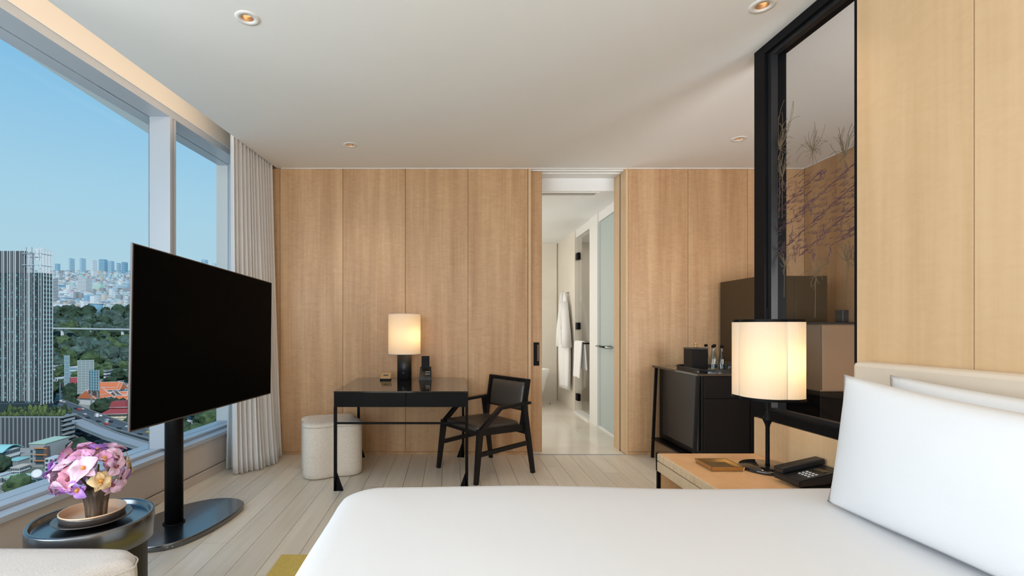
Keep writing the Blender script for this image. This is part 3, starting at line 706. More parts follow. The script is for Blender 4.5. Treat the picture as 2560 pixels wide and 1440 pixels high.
# bedside telephone
TP = thing('telephone', 'black desk telephone with white key legends beside the bedside lamp', 'telephone', (1.60, 2.17, .527))
tm = T((1.605, 2.165, .529), rz=.10)
bm = new(); prism(bm, [(-.075, -.07), (.10, -.07), (.10, .0), (-.075, .0)], 0, .006, tm); obj('foot_plate', bm, 'black_satin', TP)
bm = new()
vs = [(-.105, -.075, .012), (.105, -.075, .03), (.105, .075, .03), (-.105, .075, .012), (-.105, -.075, .040), (.105, -.075, .078), (.105, .075, .078), (-.105, .075, .040)]
bv = [bm.verts.new(tm @ Vector(v)) for v in vs]
for f in ((0, 3, 2, 1), (4, 5, 6, 7), (0, 1, 5, 4), (1, 2, 6, 5), (2, 3, 7, 6), (3, 0, 4, 7)): bm.faces.new([bv[i] for i in f])
bmesh.ops.bevel(bm, geom=bm.edges[:], offset=.004, segments=2, affect='EDGES')
box(bm, -.06, .05, -.05, .05, .004, .03, tm); PB = obj('phone_body', bm, 'black_satin', TP)
sl = math.atan2(.038, .21)
hm = tm @ T((0, .045, .074), ry=-sl)
bm = new(); box(bm, -.108, .108, -.026, .026, -.012, .014, hm, bev=.006); obj('handset', bm, 'black_satin', TP)
for r_ in range(4):
    for c_ in range(3):
        km = tm @ T((-.045 + c_ * .018, -.055 + r_ * .016, .0525 + c_ * .0033), ry=-sl)
        bm = new(); box(bm, -.0045, .0045, -.0035, .0035, -.001, .002, km); obj('key', bm, 'key_white', PB)
bm = new(); box(bm, .03, .085, -.05, .0, .060, .0655, tm @ T((0, 0, .004), ry=0) @ T(ry=-sl * 0)); obj('speed_dial_card', bm, 'brass_dark', PB)
bm = new(); tube(bm, [tm @ Vector(p) for p in ((.06, -.05, .012), (.085, -.06, .015), (.10, -.05, .006), (.105, -.01, .006))], .003, 6); obj('line_cord', bm, 'black_metal', TP)

# ------------------------------------------------------------------ television on its stand
TV = thing('television', 'large flat black television on a round post stand by the window', 'television', (-1.683, 2.958, 0))
c0 = Vector((-1.353, 2.060, 1.190)); c1 = Vector((-1.298, 3.530, 1.152))
e1 = (c1 - c0).normalized(); Lw = (c1 - c0).length; nx = e1.cross(Vector((0, 0, 1))).normalized(); e2 = nx.cross(e1)   # nx points at the room
tvm = Matrix((( e1.x, e2.x, nx.x, (c0.x + c1.x) / 2), (e1.y, e2.y, nx.y, (c0.y + c1.y) / 2), (e1.z, e2.z, nx.z, (c0.z + c1.z) / 2), (0, 0, 0, 1)))
bm = new(); box(bm, -Lw / 2, Lw / 2, -.405, .405, -.012, -.002, tvm, bev=.002); HO = obj('housing', bm, 'tv_frame', TV)
bm = new(); box(bm, -Lw / 2 + .008, Lw / 2 - .006, -.397, .399, -.003, .0005, tvm); obj('display_panel', bm, 'tv_glass', HO)
bm = new(); box(bm, .48, .50, -.4045, -.399, -.01, .0006, tvm); obj('standby_light', bm, 'black_satin', HO)
bm = new(); box(bm, -.36, .36, -.2, .2, -.046, -.011, tvm, bev=.006); obj('rear_cover', bm, 'black_satin', TV)
bm = new(); lathe(bm, [(.051, .036), (.051, 1.20)], 32, T((-1.683, 2.958, 0))); obj('post', bm, 'black_metal', TV)
bm = new(); lathe(bm, [(.062, .036), (.062, .041), (.052, .043)], 32, T((-1.683, 2.958, 0))); obj('post_collar', bm, 'black_metal', TV)
bm = new(); box(bm, -1.70, -1.385, 2.90, 3.01, 1.05, 1.18, bev=.006); obj('mount_arm', bm, 'black_satin', TV)
ctrl = [(-1.385, 3.16), (-1.40, 3.30), (-1.50, 3.385), (-1.66, 3.37), (-1.82, 3.22), (-1.90, 3.0), (-1.885, 2.80), (-1.80, 2.67), (-1.66, 2.635), (-1.54, 2.68), (-1.46, 2.80), (-1.405, 2.98)]
def closed(ctrl, per=8):
    n_ = len(ctrl); out = []
    for i in range(n_):
        p0, p1, p2, p3 = [Vector(ctrl[(i + k) % n_]) for k in (-1, 0, 1, 2)]
        for k in range(per):
            t_ = k / per
            out.append(.5 * ((2 * p1) + (p2 - p0) * t_ + (2 * p0 - 5 * p1 + 4 * p2 - p3) * t_ * t_ + (3 * p1 - p0 - 3 * p2 + p3) * t_ ** 3))
    return [(v.x, v.y) for v in out]
bp = closed(ctrl)
cxx = sum(p[0] for p in bp) / len(bp); cyy = sum(p[1] for p in bp) / len(bp)
bm = new(); rgs = []
for z_, k_ in ((.001, .985), (.004, 1), (.032, 1), (.036, .985)):
    rgs.append([bm.verts.new((cxx + (x_ - cxx) * k_, cyy + (y_ - cyy) * k_, z_)) for x_, y_ in bp])
for a_, b_ in zip(rgs, rgs[1:]):
    for k in range(len(bp)): bm.faces.new((a_[k], a_[(k + 1) % len(bp)], b_[(k + 1) % len(bp)], b_[k])).smooth = True
bm.faces.new(rgs[0]); bm.faces.new(rgs[-1]); obj('foot_plate', bm, 'black_lacquer', TV)
for dy in (0, .022):
    bm = new(); lathe(bm, [(.003, 0), (.003, .003)], 8, T((-1.553 + dy, 2.668 + dy * .5, .018), rx=PI / 2)); obj('screw', bm, 'chrome', TV)

# ------------------------------------------------------------------ round side table, tray, vase, flowers
CX, CY = -1.437, 1.951
ST = thing('side_table', 'round black side table with raised rim at the window', 'side table', (CX, CY, 0))
bm = new(); lathe(bm, [(.0, .445), (.190, .445), (.196, .450), (.198, .464), (.203, .470), (.211, .469), (.214, .464), (.214, .372), (.210, .368), (.10, .366), (0, .366)][1:-1], 64, T((CX, CY, 0))); obj('table_top', bm, 'black_lacquer', ST)
for k in range(3):
    a0 = -.20 + k * 2 * PI / 3; bm = new()
    poly = [(.200 * math.cos(a0 + t_ * .1), .200 * math.sin(a0 + t_ * .1)) for t_ in range(-4, 5)] + [(.188 * math.cos(a0 + t_ * .1), .188 * math.sin(a0 + t_ * .1)) for t_ in range(4, -5, -1)]
    prism(bm, poly, 0.001, .368, T((CX, CY, 0))); obj('leg', bm, 'black_satin', ST)
bm = new(); lathe(bm, [(.186, .10), (.186, .112)], 48, T((CX, CY, 0))); obj('lower_shelf', bm, 'black_satin', ST)
bk = [('paper_red', .26), ('paper_cream', .25), ('paper_black', .24), ('paper_red', .25), ('paper_cream', .22)]
z_ = .113
for i, (mm, ww) in enumerate(bk):
    th = .026 + .006 * (i % 2); t_ = thing('book', ['red book at the bottom of the stack', 'cream book, second from the bottom', 'black book, middle of the stack', 'dark red book under the topmost cream book', 'cream book lying on top of the stack'][i] + ' under the round side table', 'book', (CX + .03, CY - .03, z_), 'books under the side table')
    m_ = T((CX + .035, CY - .01, z_), rz=.5 + .12 * i)
    bm = new(); box(bm, -ww / 2 + .03, ww / 2 - .03, -.09, .09, 0, .003, m_); box(bm, -ww / 2 + .03, ww / 2 - .03, -.09, .09, th - .003, th, m_); box(bm, -ww / 2 + .03, ww / 2 - .03, .087, .09, 0, th, m_); obj('cover', bm, mm, t_)
    bm = new(); box(bm, -ww / 2 + .034, ww / 2 - .034, -.086, .086, .003, th - .003, m_); obj('page_block', bm, 'paper_cream', t_)
    z_ += th + .0005
TY = thing('round_tray', 'round copper coloured tray with a dark flared rim under the vase', 'tray', (CX, CY - .0, .445))
bm = new(); lathe(bm, [(.070, .446), (.085, .452), (.110, .462), (.134, .470), (.136, .4725), (.132, .474), (.108, .468), (.10, .466)], 64, T((CX, CY, 0))); obj('dark_rim', bm, 'pewter', TY)
bm = new(); lathe(bm, [(.10, .464), (.108, .470), (.1125, .497), (.111, .498)], 64, T((CX, CY, 0)), cap=False); obj('outer_side', bm, 'pewter', TY)
bm = new(); lathe(bm, [(.1125, .497), (.1128, .5005), (.111, .502), (.1075, .500), (.1035, .474), (.09, .472)], 64, T((CX, CY, 0)), cap='end'); obj('copper_bowl', bm, 'copper_bowl', TY)
VX, VY = -1.415, 1.940
bm = new(); lathe(bm, [(.034, .4735), (.036, .49), (.038, .52), (.044, .56), (.054, .595), (.050, .596), (.040, .56), (.033, .50)], 40, T((VX, VY, 0)), rf=lambda a: 1 + .05 * math.sin(5 * a) + .03 * math.sin(11 * a)); tag(obj('vase', bm, 'bark'), 'small rough brown vase of bundled twigs holding orchids', 'vase')
BQ = thing('flower_bouquet', 'rounded bunch of pink, lilac and cream orchid blossoms in the brown vase', 'flowers', (VX, VY, .56))
def petal(Lp, Wp, cup):
    b = new()
    def fn(u, v):
        t_ = v; w_ = Wp * max(.12, math.sin(PI * min(1, (t_ ** .8 * .90 + .05)))) ** .6
        s_ = u * 2 - 1; return (s_ * w_ / 2 * (1 - .0 * t_), t_ * Lp * (1 - .10 * s_ * s_), cup * (t_ * (1 - t_)) * 3 + .16 * Wp * (s_ * s_) * (1 - t_) + .0022 * math.sin(7 * s_ + 2) * t_ - .30 * Lp * max(0, t_ - .6))
    grid(b, 8, 8, fn); return b
pm = ['petal_pink', 'petal_lilac', 'petal_pale', 'petal_cream', 'petal_rose']
pmesh = {c: [mesh('petal', petal(.050, .056, .010), c), mesh('petal', petal(.047, .036, .006), c)] for c in pm}
hb = new(); lathe(hb, [(.002, 0), (.009, .004), (.008, .012), (.004, .019)], 10); lathe(hb, [(.003, 0), (.006, .006), (.002, .010)], 8, T((0, -.008, .006), rx=.9))
hmesh = [mesh('heart', hb, 'blossom_heart')]
hb = new(); lathe(hb, [(.002, 0), (.010, .004), (.008, .012), (.004, .017)], 10); hmesh.append(mesh('heart', hb, 'blossom_heart_dark'))
random.seed(21)
CZ = .652; nb = 30
for i in range(nb):
    t_ = (i + .5) / nb; ph = i * 2.39996
    el = math.asin(1 - t_ * 1.70); 
    d = Vector((math.cos(ph) * math.cos(el), math.sin(ph) * math.cos(el), math.sin(el)))
    p = Vector((VX - .020 + d.x * .116, VY + d.y * .105, CZ + d.z * .082)) + Vector((random.uniform(-.012, .012), random.uniform(-.012, .012), random.uniform(-.01, .01)))
    c = random.choices(pm, (5, 3.2, 3.2, 1.8, 1.3))[0]
    if p.x < VX - .03 and c == 'petal_cream': c = 'petal_pink'
    if p.x > VX + .03 and random.random() < .4: c = 'petal_pale'
    q = (d + Vector((random.uniform(-.4, .4), random.uniform(-.4, .4), random.uniform(-.2, .3)))).normalized().to_track_quat('Z', 'Y').to_euler()
    b = obj('blossom', None, None, BQ, me=random.choice(hmesh), world=False)
    b.location = p - WL[BQ]; b.rotation_euler = q; b.scale = (1, 1, 1)
    spin = random.uniform(0, 6.28); sc_ = random.uniform(.85, 1.15); kids = []
    for k in range(5):
        pe = obj('petal', None, None, b, me=pmesh[c if random.random() < .85 else 'petal_pale'][0 if k in (0, 1, 3) else 1], world=False)
        pe.rotation_euler = (random.uniform(-.1, .9), random.uniform(-.2, .2), spin + k * 2 * PI / 5); pe.scale = (sc_,) * 3; kids.append(pe)
    for _ in range(40):
        bmx = Matrix.Translation(WL[BQ] + b.location) @ b.rotation_euler.to_matrix().to_4x4(); low = [bmx @ v.co for v in b.data.vertices]
        for pe in kids:
            pm_ = bmx @ pe.rotation_euler.to_matrix().to_4x4() @ Matrix.Diagonal((*pe.scale, 1)); low += [pm_ @ v.co for v in pe.data.vertices]
        if not any(v.z < .604 and math.hypot(v.x - VX, v.y - VY) < .064 for v in low) and min(v.z for v in low) > .52: break
        b.location += Vector((d.x, d.y, .55)).normalized() * .005
for k in range(9):
    a_ = k * .7; bm = new(); tube(bm, [(VX + .012 * math.cos(a_), VY + .012 * math.sin(a_), .508), (VX + .03 * math.cos(a_), VY + .03 * math.sin(a_), .60), (VX + .07 * math.cos(a_), VY + .07 * math.sin(a_), .665)], .0035, 6); obj('stalk', bm, 'stem_green', BQ)

# ------------------------------------------------------------------ ottoman bottom left
OT = thing('ottoman', 'pale grey woven upholstered seat in the near corner by the side table', 'ottoman', (-1.5, 1.1, 0))
oc = [(-1.01, 1.56), (-1.035, 1.60), (-1.10, 1.622), (-1.3, 1.63), (-1.62, 1.63), (-1.86, 1.60), (-1.92, 1.5), (-1.98, 1.0), (-1.95, .5), (-1.6, .42), (-1.50, .6), (-1.24, 1.08), (-1.05, 1.45), (-1.005, 1.53)]
op = closed(oc, 5)
def stack(bm, poly, rows):
    cx_ = sum(p[0] for p in poly) / len(poly); cy_ = sum(p[1] for p in poly) / len(poly); R_ = []
    for z_, off in rows:
        ring = []
        for x_, y_ in poly:
            v = Vector((cx_ - x_, cy_ - y_)); l_ = v.length; v = v / l_ * min(off, l_); ring.append(bm.verts.new((x_ + v.x, y_ + v.y, z_)))
        R_.append(ring)
    for a_, b_ in zip(R_, R_[1:]):
        for k in range(len(poly)): bm.faces.new((a_[k], a_[(k + 1) % len(poly)], b_[(k + 1) % len(poly)], b_[k])).smooth = True
    bm.faces.new(R_[0][::-1]); f = bm.faces.new(R_[-1]); return R_
bm = new(); stack(bm, op, [(.06, .012), (.08, 0), (.43, 0), (.462, .002), (.482, .008), (.495, .02), (.502, .045), (.504, .1), (.506, .3)]); obj('seat_cushion', bm, 'ottoman_fabric', OT)
pts = [(x_, y_, .470) for x_, y_ in op] + [(op[0][0], op[0][1], .470)]
bm = new(); tube(bm, pts, .003, 6, cap=False); obj('piping', bm, 'ottoman_fabric', OT)
for lx, ly in ((-1.15, 1.5), (-1.85, 1.5), (-1.85, .6), (-1.6, .6)):
    bm = new(); lathe(bm, [(.02, .001), (.024, .07)], 12, T((lx, ly, 0))); obj('leg', bm, 'black_wood', OT)

# ------------------------------------------------------------------ lobed stool
SX, SY = -1.018, 4.155
SO = thing('stool', 'lobed upholstered beige stool under the left end of the desk', 'stool', (SX, SY, 0))
rf = lambda a: 1 + .13 * math.cos(4 * a + 1.6) + .03 * math.cos(3 * a)
sp_ = [(math.cos(2 * PI * k / 72) * .256 * rf(2 * PI * k / 72), math.sin(2 * PI * k / 72) * .256 * rf(2 * PI * k / 72)) for k in range(72)]
bm = new(); R_ = stack(bm, sp_, [(.004, .012), (.012, .002), (.05, 0), (.40, .002), (.415, .006)]); xf([v for r in R_ for v in r], T((SX, SY, 0))); obj('body', bm, 'stool_fabric', SO)
bm = new(); R_ = stack(bm, sp_, [(.415, .006), (.424, -.002), (.434, .0), (.444, .012), (.449, .05), (.450, .12)]); xf([v for r in R_ for v in r], T((SX, SY, 0))); obj('seat_pad', bm, 'stool_fabric', SO)

# ------------------------------------------------------------------ desk
x0, x1, y0, y1 = -.868, .143, 3.630, 4.590
DK = thing('desk', 'slim black lacquered writing desk with two drawers against the maple wall', 'desk', (-.36, 4.1, 0))
bm = new(); box(bm, x0, x1, y0, y1, .738, .750, bev=.001); obj('desk_top', bm, 'black_gloss', DK)
bm = new(); box(bm, x0 + .004, x1 - .004, y0 + .02, y1 - .004, .632, .738); obj('apron', bm, 'black_metal', DK)
for a_, b_ in ((x0 + .002, (x0 + x1) / 2 + .035), ((x0 + x1) / 2 + .038, x1 - .002)):
    bm = new(); box(bm, a_, b_, y0 + .001, y0 + .02, .631, .736, bev=.001); obj('drawer', bm, 'black_metal', DK)
for lx, sx in ((x0, 1), (x1 - .022, -1)):
    for ly in (y0 + .002, y1 - .024):
        bm = new(); box(bm, lx, lx + .022, ly, ly + .022, .0, .632)
        fx = [(lx, .001), (lx + (.070 if sx > 0 else -.048), .001), (lx + (.066 if sx > 0 else -.044), .012), (lx + .022 if sx > 0 else lx, .135)] if sx > 0 else [(lx + .022, .001), (lx - .048, .001), (lx - .044, .012), (lx, .135)]
        a_ = [bm.verts.new((p[0], ly, p[1])) for p in fx]; b_ = [bm.verts.new((p[0], ly + .022, p[1])) for p in fx]
        bm.faces.new(a_); bm.faces.new(b_[::-1])
        for k in range(4): bm.faces.new((a_[k], a_[(k + 1) % 4], b_[(k + 1) % 4], b_[k]))
        obj('leg', bm, 'black_metal', DK)
bm = new(); box(bm, x0 + .022, x1 - .022, y0 + .006, y0 + .017, .501, .516); obj('stretcher', bm, 'black_metal', DK)
# desk lamp
dx, dy = -.409, 4.420
L = thing('desk_lamp', 'lit desk lamp with white drum shade on a thick black cylinder', 'lamp', (dx, dy, .75))
bm = new(); lathe(bm, [(.066, .751), (.066, .985)], 40, T((dx, dy, 0))); obj('base', bm, 'black_satin', L)
bm = new(); lathe(bm, [(.012, .985), (.012, 1.12)], 12, T((dx, dy, 0))); obj('socket', bm, 'black_metal', L)
bm = new(); lathe(bm, [(.147, .988), (.147, 1.350)], 56, T((dx, dy, 0)), cap=False); SHD = obj('lamp_shade', bm, 'shade_linen', L)
for z_ in (.987, 1.347):
    bm = new(); lathe(bm, [(.1475, z_), (.1490, z_), (.1490, z_ + .004), (.1475, z_ + .004)], 56, T((dx, dy, 0)), cap=False); obj('shade_rim', bm, 'linen_white', SHD)
bm = new(); lathe(bm, [(.012, 1.09), (.028, 1.13), (.028, 1.16), (.012, 1.19)], 16, T((dx, dy, 0))); obj('bulb', bm, 'lamp_glow', L)
bm = new(); lathe(bm, [(.004, 0), (.004, .008), (.001, .010)], 10, T((dx - .004, dy - .065, .818), rx=PI / 2)); obj('switch', bm, 'chrome', L)
l = light('POINT', 'desk_lamp_light', (0, 0, 0), 1.15, (1, .72, .42), shadow_soft_size=.045); l.parent = L; l.location = (.035, -.02, .40)
# desk telephone
t_ = thing('cordless_telephone', 'black cordless telephone upright in its cradle on the desk', 'telephone', (-.222, 4.43, .75))
m_ = T((-.218, 4.43, .751))
bm = new(); vs = [(-.058, -.06, 0), (.058, -.06, 0), (.058, .06, 0), (-.058, .06, 0), (-.055, -.05, .03), (.055, -.05, .03), (.050, .05, .115), (-.050, .05, .115)]
bv = [bm.verts.new(m_ @ Vector(v)) for v in vs]
for f in ((0, 3, 2, 1), (4, 5, 6, 7), (0, 1, 5, 4), (1, 2, 6, 5), (2, 3, 7, 6), (3, 0, 4, 7)): bm.faces.new([bv[i] for i in f])
obj('cradle', bm, 'black_satin', t_)
bm = new(); box(bm, -.036, .036, -.006, .016, .10, .215, m_ @ T(rx=-.05), bev=.004); obj('handset', bm, 'black_metal', t_)
for r_ in range(2):
    for c_ in range(3):
        bm = new(); f_ = .25 + .22 * r_; box(bm, -.004, .004, -.003, .003, 0, .003, m_ @ T((.008 + c_ * .014, -.05 + .1 * f_, .03 + .085 * f_), rx=.70)); obj('key', bm, 'key_white', t_)
# brass clock / note holder
t_ = thing('brass_card_holder', 'small brass card holder with black base on the desk', 'card holder', (-.575, 4.42, .75))
m_ = T((-.578, 4.42, .751))
bm = new(); box(bm, -.052, .046, -.03, .03, 0, .012, m_); obj('base', bm, 'black_metal', t_)
bm = new()
q = [(-.05, -.03, .012), (.045, -.03, .012), (.052, .02, .062), (-.040, .02, .062)]
a_ = [bm.verts.new(m_ @ Vector(v)) for v in q]; b_ = [bm.verts.new(m_ @ (Vector(v) + Vector((0, .012, -.002)))) for v in q]
bm.faces.new(a_); bm.faces.new(b_[::-1])
for k in range(4): bm.faces.new((a_[k], a_[(k + 1) % 4], b_[(k + 1) % 4], b_[k]))
obj('plate', bm, 'brass_dark', t_)
bm = new(); box(bm, -.022, .022, -.007, .007, .0, .001, m_ @ T((0, -.003, .041), rx=.79)); obj('card', bm, 'black_satin', t_)

# ------------------------------------------------------------------ armchair at the desk
CH = thing('desk_chair', 'black wooden armchair with dark leather seat and back, angled at the desk', 'chair', (.30, 4.15, 0))
cm = Matrix.Translation((.296, 4.160, 0)) @ Matrix(((-.835, .550, 0, 0), (-.550, -.835, 0, 0), (0, 0, 1, 0), (0, 0, 0, 1)))
# local axes: x forward, y to the chair's near side... (0.55,-0.835)
def cp(f_, s_, z_): return cm @ Vector((f_, s_, z_))
sd = (cm.to_3x3() @ Vector((0, 1, 0)))
bm = new(); stack_pts = rrect(-.215, .245, -.235, .235, .05, 5)
R_ = stack(bm, stack_pts, [(.395, .02), (.40, .004), (.425, .0), (.437, .010), (.441, .04), (.436, .12), (.432, .2)]); xf([v for r in R_ for v in r], cm); obj('seat', bm, 'leather_dark', CH)
bm = new()
for s_ in (-.245, .245): beam(bm, cp(-.235, s_, .385), cp(.225, s_, .395), .030, .050, side=sd)
beam(bm, cp(.215, -.235, .385), cp(.215, .235, .385), .04, .028, side=(0, 0, 1)); beam(bm, cp(-.225, -.245, .385), cp(-.225, .245, .385), .04, .028, side=(0, 0, 1))
obj('seat_rail', bm, 'black_wood', CH)
for s_ in (-1, 1):
    bm = new(); beam(bm, cp(.285, s_ * .275, .001), cp(.235, s_ * .262, .42), .030, .030, .036, .048, side=sd); obj('leg', bm, 'black_wood', CH)
    bm = new(); beam(bm, cp(-.305, s_ * .285, .001), cp(-.215, s_ * .272, .588), .030, .030, .032, .046, side=sd); obj('leg', bm, 'black_wood', CH)
    bm = new(); beam(bm, cp(.240, s_ * .264, .40), cp(.035, s_ * .272, .580), .030, .036, .034, .030, side=sd)
    beam(bm, cp(.045, s_ * .272, .575), cp(-.275, s_ * .276, .596), .036, .024, .044, .020, side=sd); obj('armrest', bm, 'black_wood', CH)
    bm = new(); beam(bm, cp(.262, s_ * .270, .225), cp(-.268, s_ * .280, .262), .020, .034, side=sd); obj('stretcher', bm, 'black_wood', CH)
    bm = new(); beam(bm, cp(-.215, s_ * .240, .375), cp(-.285, s_ * .250, .785), .028, .030, side=sd); obj('back_post', bm, 'black_wood', CH)
bm = new(); beam(bm, cp(-.284, -.262, .780), cp(-.284, .262, .780), .020, .030, side=(0, 0, 1)); obj('top_rail', bm, 'black_wood', CH)
bm = new(); beam(bm, cp(-.25, -.28, .345), cp(-.25, .28, .345), .03, .02, side=(0, 0, 1)); obj('rear_stretcher', bm, 'black_wood', CH)
bkm = cm @ T((-.262, 0, .645), ry=-.170)
bm = new()
for s_ in (1, -1):
    grid(bm, 14, 12, lambda u, v: tuple(bkm @ Vector(((.024 if s_ > 0 else .012) * s_ * (max(0, 1 - abs(2 * u - 1) ** 5)) ** .5 * (max(0, 1 - abs(2 * v - 1) ** 5)) ** .5, (u - .5) * .462, (v - .5) * .252))))
bmesh.ops.remove_doubles(bm, verts=bm.verts[:], dist=.0005); obj('back_pad', bm, 'leather_dark', CH)

# ------------------------------------------------------------------ minibar, tray, box, bottles
MB_ = thing('minibar_cabinet', 'black minibar cabinet on slanted frame legs behind the bedside lamp', 'cabinet', (2.5, 4.2, 0))
bm = new(); box(bm, 1.940, 3.16, 3.775, 4.62, .848, .866, bev=.002); obj('counter_top', bm, 'black_gloss', MB_)
bm = new(); box(bm, 2.0, 3.13, 3.815, 4.60, .19, .848, bev=.003); obj('carcass', bm, 'black_cabinet', MB_)
bm = new(); box(bm, 2.004, 2.362, 3.797, 3.815, .672, .843, bev=.002); obj('drawer', bm, 'black_cabinet', MB_)
for a_, b_, z0, z1 in ((2.004, 2.362, .195, .668), (2.366, 2.745, .195, .843), (2.749, 3.126, .195, .843)):
    bm = new(); box(bm, a_, b_, 3.797, 3.815, z0, z1, bev=.002); obj('door', bm, 'black_cabinet', MB_)
bm = new(); box(bm, 1.988, 2.0, 3.86, 4.50, .24, .846, bev=.002); obj('side_panel', bm, 'black_satin', MB_)
bm = new(); box(bm, 1.925, 3.14, 3.74, 4.61, .168, .182, bev=.002); obj('lower_shelf', bm, 'black_cabinet', MB_)
for y_ in (3.80, 4.565):
    bm = new(); beam(bm, (1.955, y_, .847), (1.918, y_ + .0, .001), .022, .022, side=(0, 1, 0)); obj('leg', bm, 'black_metal', MB_)
    bm = new(); beam(bm, (3.14, y_, .847), (3.175, y_, .001), .022, .022, side=(0, 1, 0)); obj('leg', bm, 'black_metal', MB_)
bm = new(); tr = rrect(2.03, 2.56, 3.83, 4.42, .13, 8)
tt = thing('serving_tray', 'black serving tray with raised rim on the minibar counter', 'tray', (2.3, 4.1, .866))
prism(bm, tr, .867, .875); obj('tray_floor', bm, 'black_gloss', tt)
bm = new(); tube(bm, [(x_, y_, .886) for x_, y_ in tr] + [(tr[0][0], tr[0][1], .886)], .006, 6, cap=False); wallring(bm, tr, .872, .892); obj('tray_rim', bm, 'black_satin', tt)
bx = thing('amenity_box', 'black cubic box with brass finial on the serving tray', 'box', (2.1, 4.12, .875))
bm = new(); box(bm, 2.036, 2.168, 4.05, 4.20, .876, 1.042, bev=.002); obj('box_body', bm, 'black_cabinet', bx)
bm = new(); box(bm, 2.034, 2.170, 4.048, 4.202, 1.043, 1.056, bev=.002); obj('lid', bm, 'black_satin', bx)
bm = new(); lathe(bm, [(.010, 1.056), (.012, 1.066), (.006, 1.070), (.014, 1.078), (.012, 1.084), (.005, 1.088), (.008, 1.094), (.002, 1.106)], 16, T((2.10, 4.12, 0))); obj('finial', bm, 'brass', bx)
bt = [(2.205, 4.04, 'front left glass water bottle with black cap, nearest the black box'), (2.272, 4.03, 'front right glass water bottle with black cap on the tray'), (2.262, 4.26, 'glass water bottle with black cap half hidden by the black box'), (2.325, 4.24, 'glass water bottle with black cap standing behind the two front ones')]
for (bx_, by_, lb_) in bt:
    b = thing('water_bottle', lb_, 'bottle', (bx_, by_, .8755), 'water bottles on the minibar tray')
    m_ = T((bx_, by_, .8758))
    bm = new(); lathe(bm, [(.0275, 0), (.029, .004), (.029, .075), (.026, .095), (.015, .145), (.0115, .165), (.0115, .185), (.0125, .187)], 24, m_); obj('glass_body', bm, 'bottle_glass', b)
    bm = new(); lathe(bm, [(.0135, .184), (.0135, .203), (.011, .205)], 16, m_); obj('cap', bm, 'black_metal', b)
tb = thing('tumbler', 'clear drinking glass beside the right water bottle', 'glass', (2.335, 4.03, .8755))
bm = new(); lathe(bm, [(.024, .8758), (.026, .88), (.028, .945), (.0265, .945), (.024, .884)], 24, T((2.335, 4.03, 0))); obj('glass_body', bm, 'clear_glass', tb)
pd = thing('bronze_cabinet', 'tall plain dark bronze cupboard standing on the minibar counter', 'cupboard', (2.9, 4.3, .866))
bm = new(); box(bm, 2.590, 3.130, 4.02, 4.62, .867, 1.658, bev=.002); obj('carcass', bm, 'bronze_panel', pd)
for a_, b_ in ((2.592, 2.859), (2.862, 3.128)):
    bm = new(); box(bm, a_, b_, 4.002, 4.02, .870, 1.656, bev=.001); obj('door', bm, 'bronze_panel', pd)
ch = thing('side_chest', 'brown chest with a dark top seen through the smoked glass', 'chest', (3.0, 3.55, 0))
bm = new(); box(bm, 2.590, 3.40, 3.38, 3.74, 1.252, 1.268, bev=.002); obj('top', bm, 'black_wood', ch)
bm = new(); box(bm, 2.610, 3.38, 3.40, 3.73, .78, 1.252); obj('carcass', bm, 'brown_lacquer', ch)
for a_, b_ in ((2.612, 2.99), (2.994, 3.378)):
    bm = new(); box(bm, a_, b_, 3.385, 3.40, .79, 1.245, bev=.002); obj('door', bm, 'brown_lacquer', ch)
bm = new(); box(bm, 2.60, 3.39, 3.39, 3.73, .001, .779, bev=.003); obj('plinth', bm, 'black_cabinet', ch)
bm = new(); box(bm, 2.815, 2.86, 3.46, 3.53, 1.269, 1.355, bev=.003); tag(obj('small_canister', bm, 'black_satin'), 'small dark canister on the brown chest behind the glass', 'canister')

# ------------------------------------------------------------------ the city below, on ground that rises away from the building
TG = .1232
def zg(Y): return -130 + TG * Y
def G(px, py, h=0):
    Y = (131.234 - h) * F / (py - 668.05); return Vector(((px - PX) / F * Y, Y, zg(Y) + h))
mat('city_ground', (.2, .22, .2), .9); noisy(M['city_ground'], (1, 1, 1), .03, 6, [(.10, .13, .09), (.22, .24, .23), (.34, .35, .34)], rnd=False)
CW = {'concrete_white': (.66, .70, .72), 'concrete_pale': (.52, .57, .60), 'concrete_warm': (.60, .55, .47), 'concrete_grey': (.30, .33, .35), 'concrete_dark': (.085, .10, .115), 'glass_blue': (.16, .32, .44), 'haze_blue': (.26, .44, .56), 'haze_pale': (.42, .57, .66), 'mint': (.42, .62, .54), 'pink_wall': (.68, .35, .48), 'teal_roof': (.30, .62, .62), 'terracotta': (.62, .19, .085), 'maroon_roof': (.30, .065, .075), 'asphalt': (.085, .10, .11), 'parapet': (.26, .29, .30), 'tower_glass': (.030, .050, .058), 'tower_floor': (.12, .25, .27), 'window_dark': (.05, .08, .10), 'green_roof': (.45, .60, .48), 'brick_brown': (.14, .10, .09), 'orange_beam': (.60, .25, .10), 'net_blue': (.10, .26, .33), 'net_grey': (.26, .34, .36), 'yellow_wall': (.66, .58, .40)}  # the haze tones put distance haze into the base colour
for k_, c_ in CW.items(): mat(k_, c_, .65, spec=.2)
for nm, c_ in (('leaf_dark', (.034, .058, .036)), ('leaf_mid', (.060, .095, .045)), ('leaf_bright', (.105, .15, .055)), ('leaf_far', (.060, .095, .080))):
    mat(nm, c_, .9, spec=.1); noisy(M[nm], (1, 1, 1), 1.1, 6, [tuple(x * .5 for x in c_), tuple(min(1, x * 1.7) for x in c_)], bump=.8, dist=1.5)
bm = new()
grid(bm, 24, 60, lambda u, v: ((lerp(-1.6, .6, u)) * (120 * (20000 / 120) ** v), 120 * (20000 / 120) ** v, zg(120 * (20000 / 120) ** v)))
struct('ground_city', bm, 'city_ground')
KEEP = []
FRONT = {}
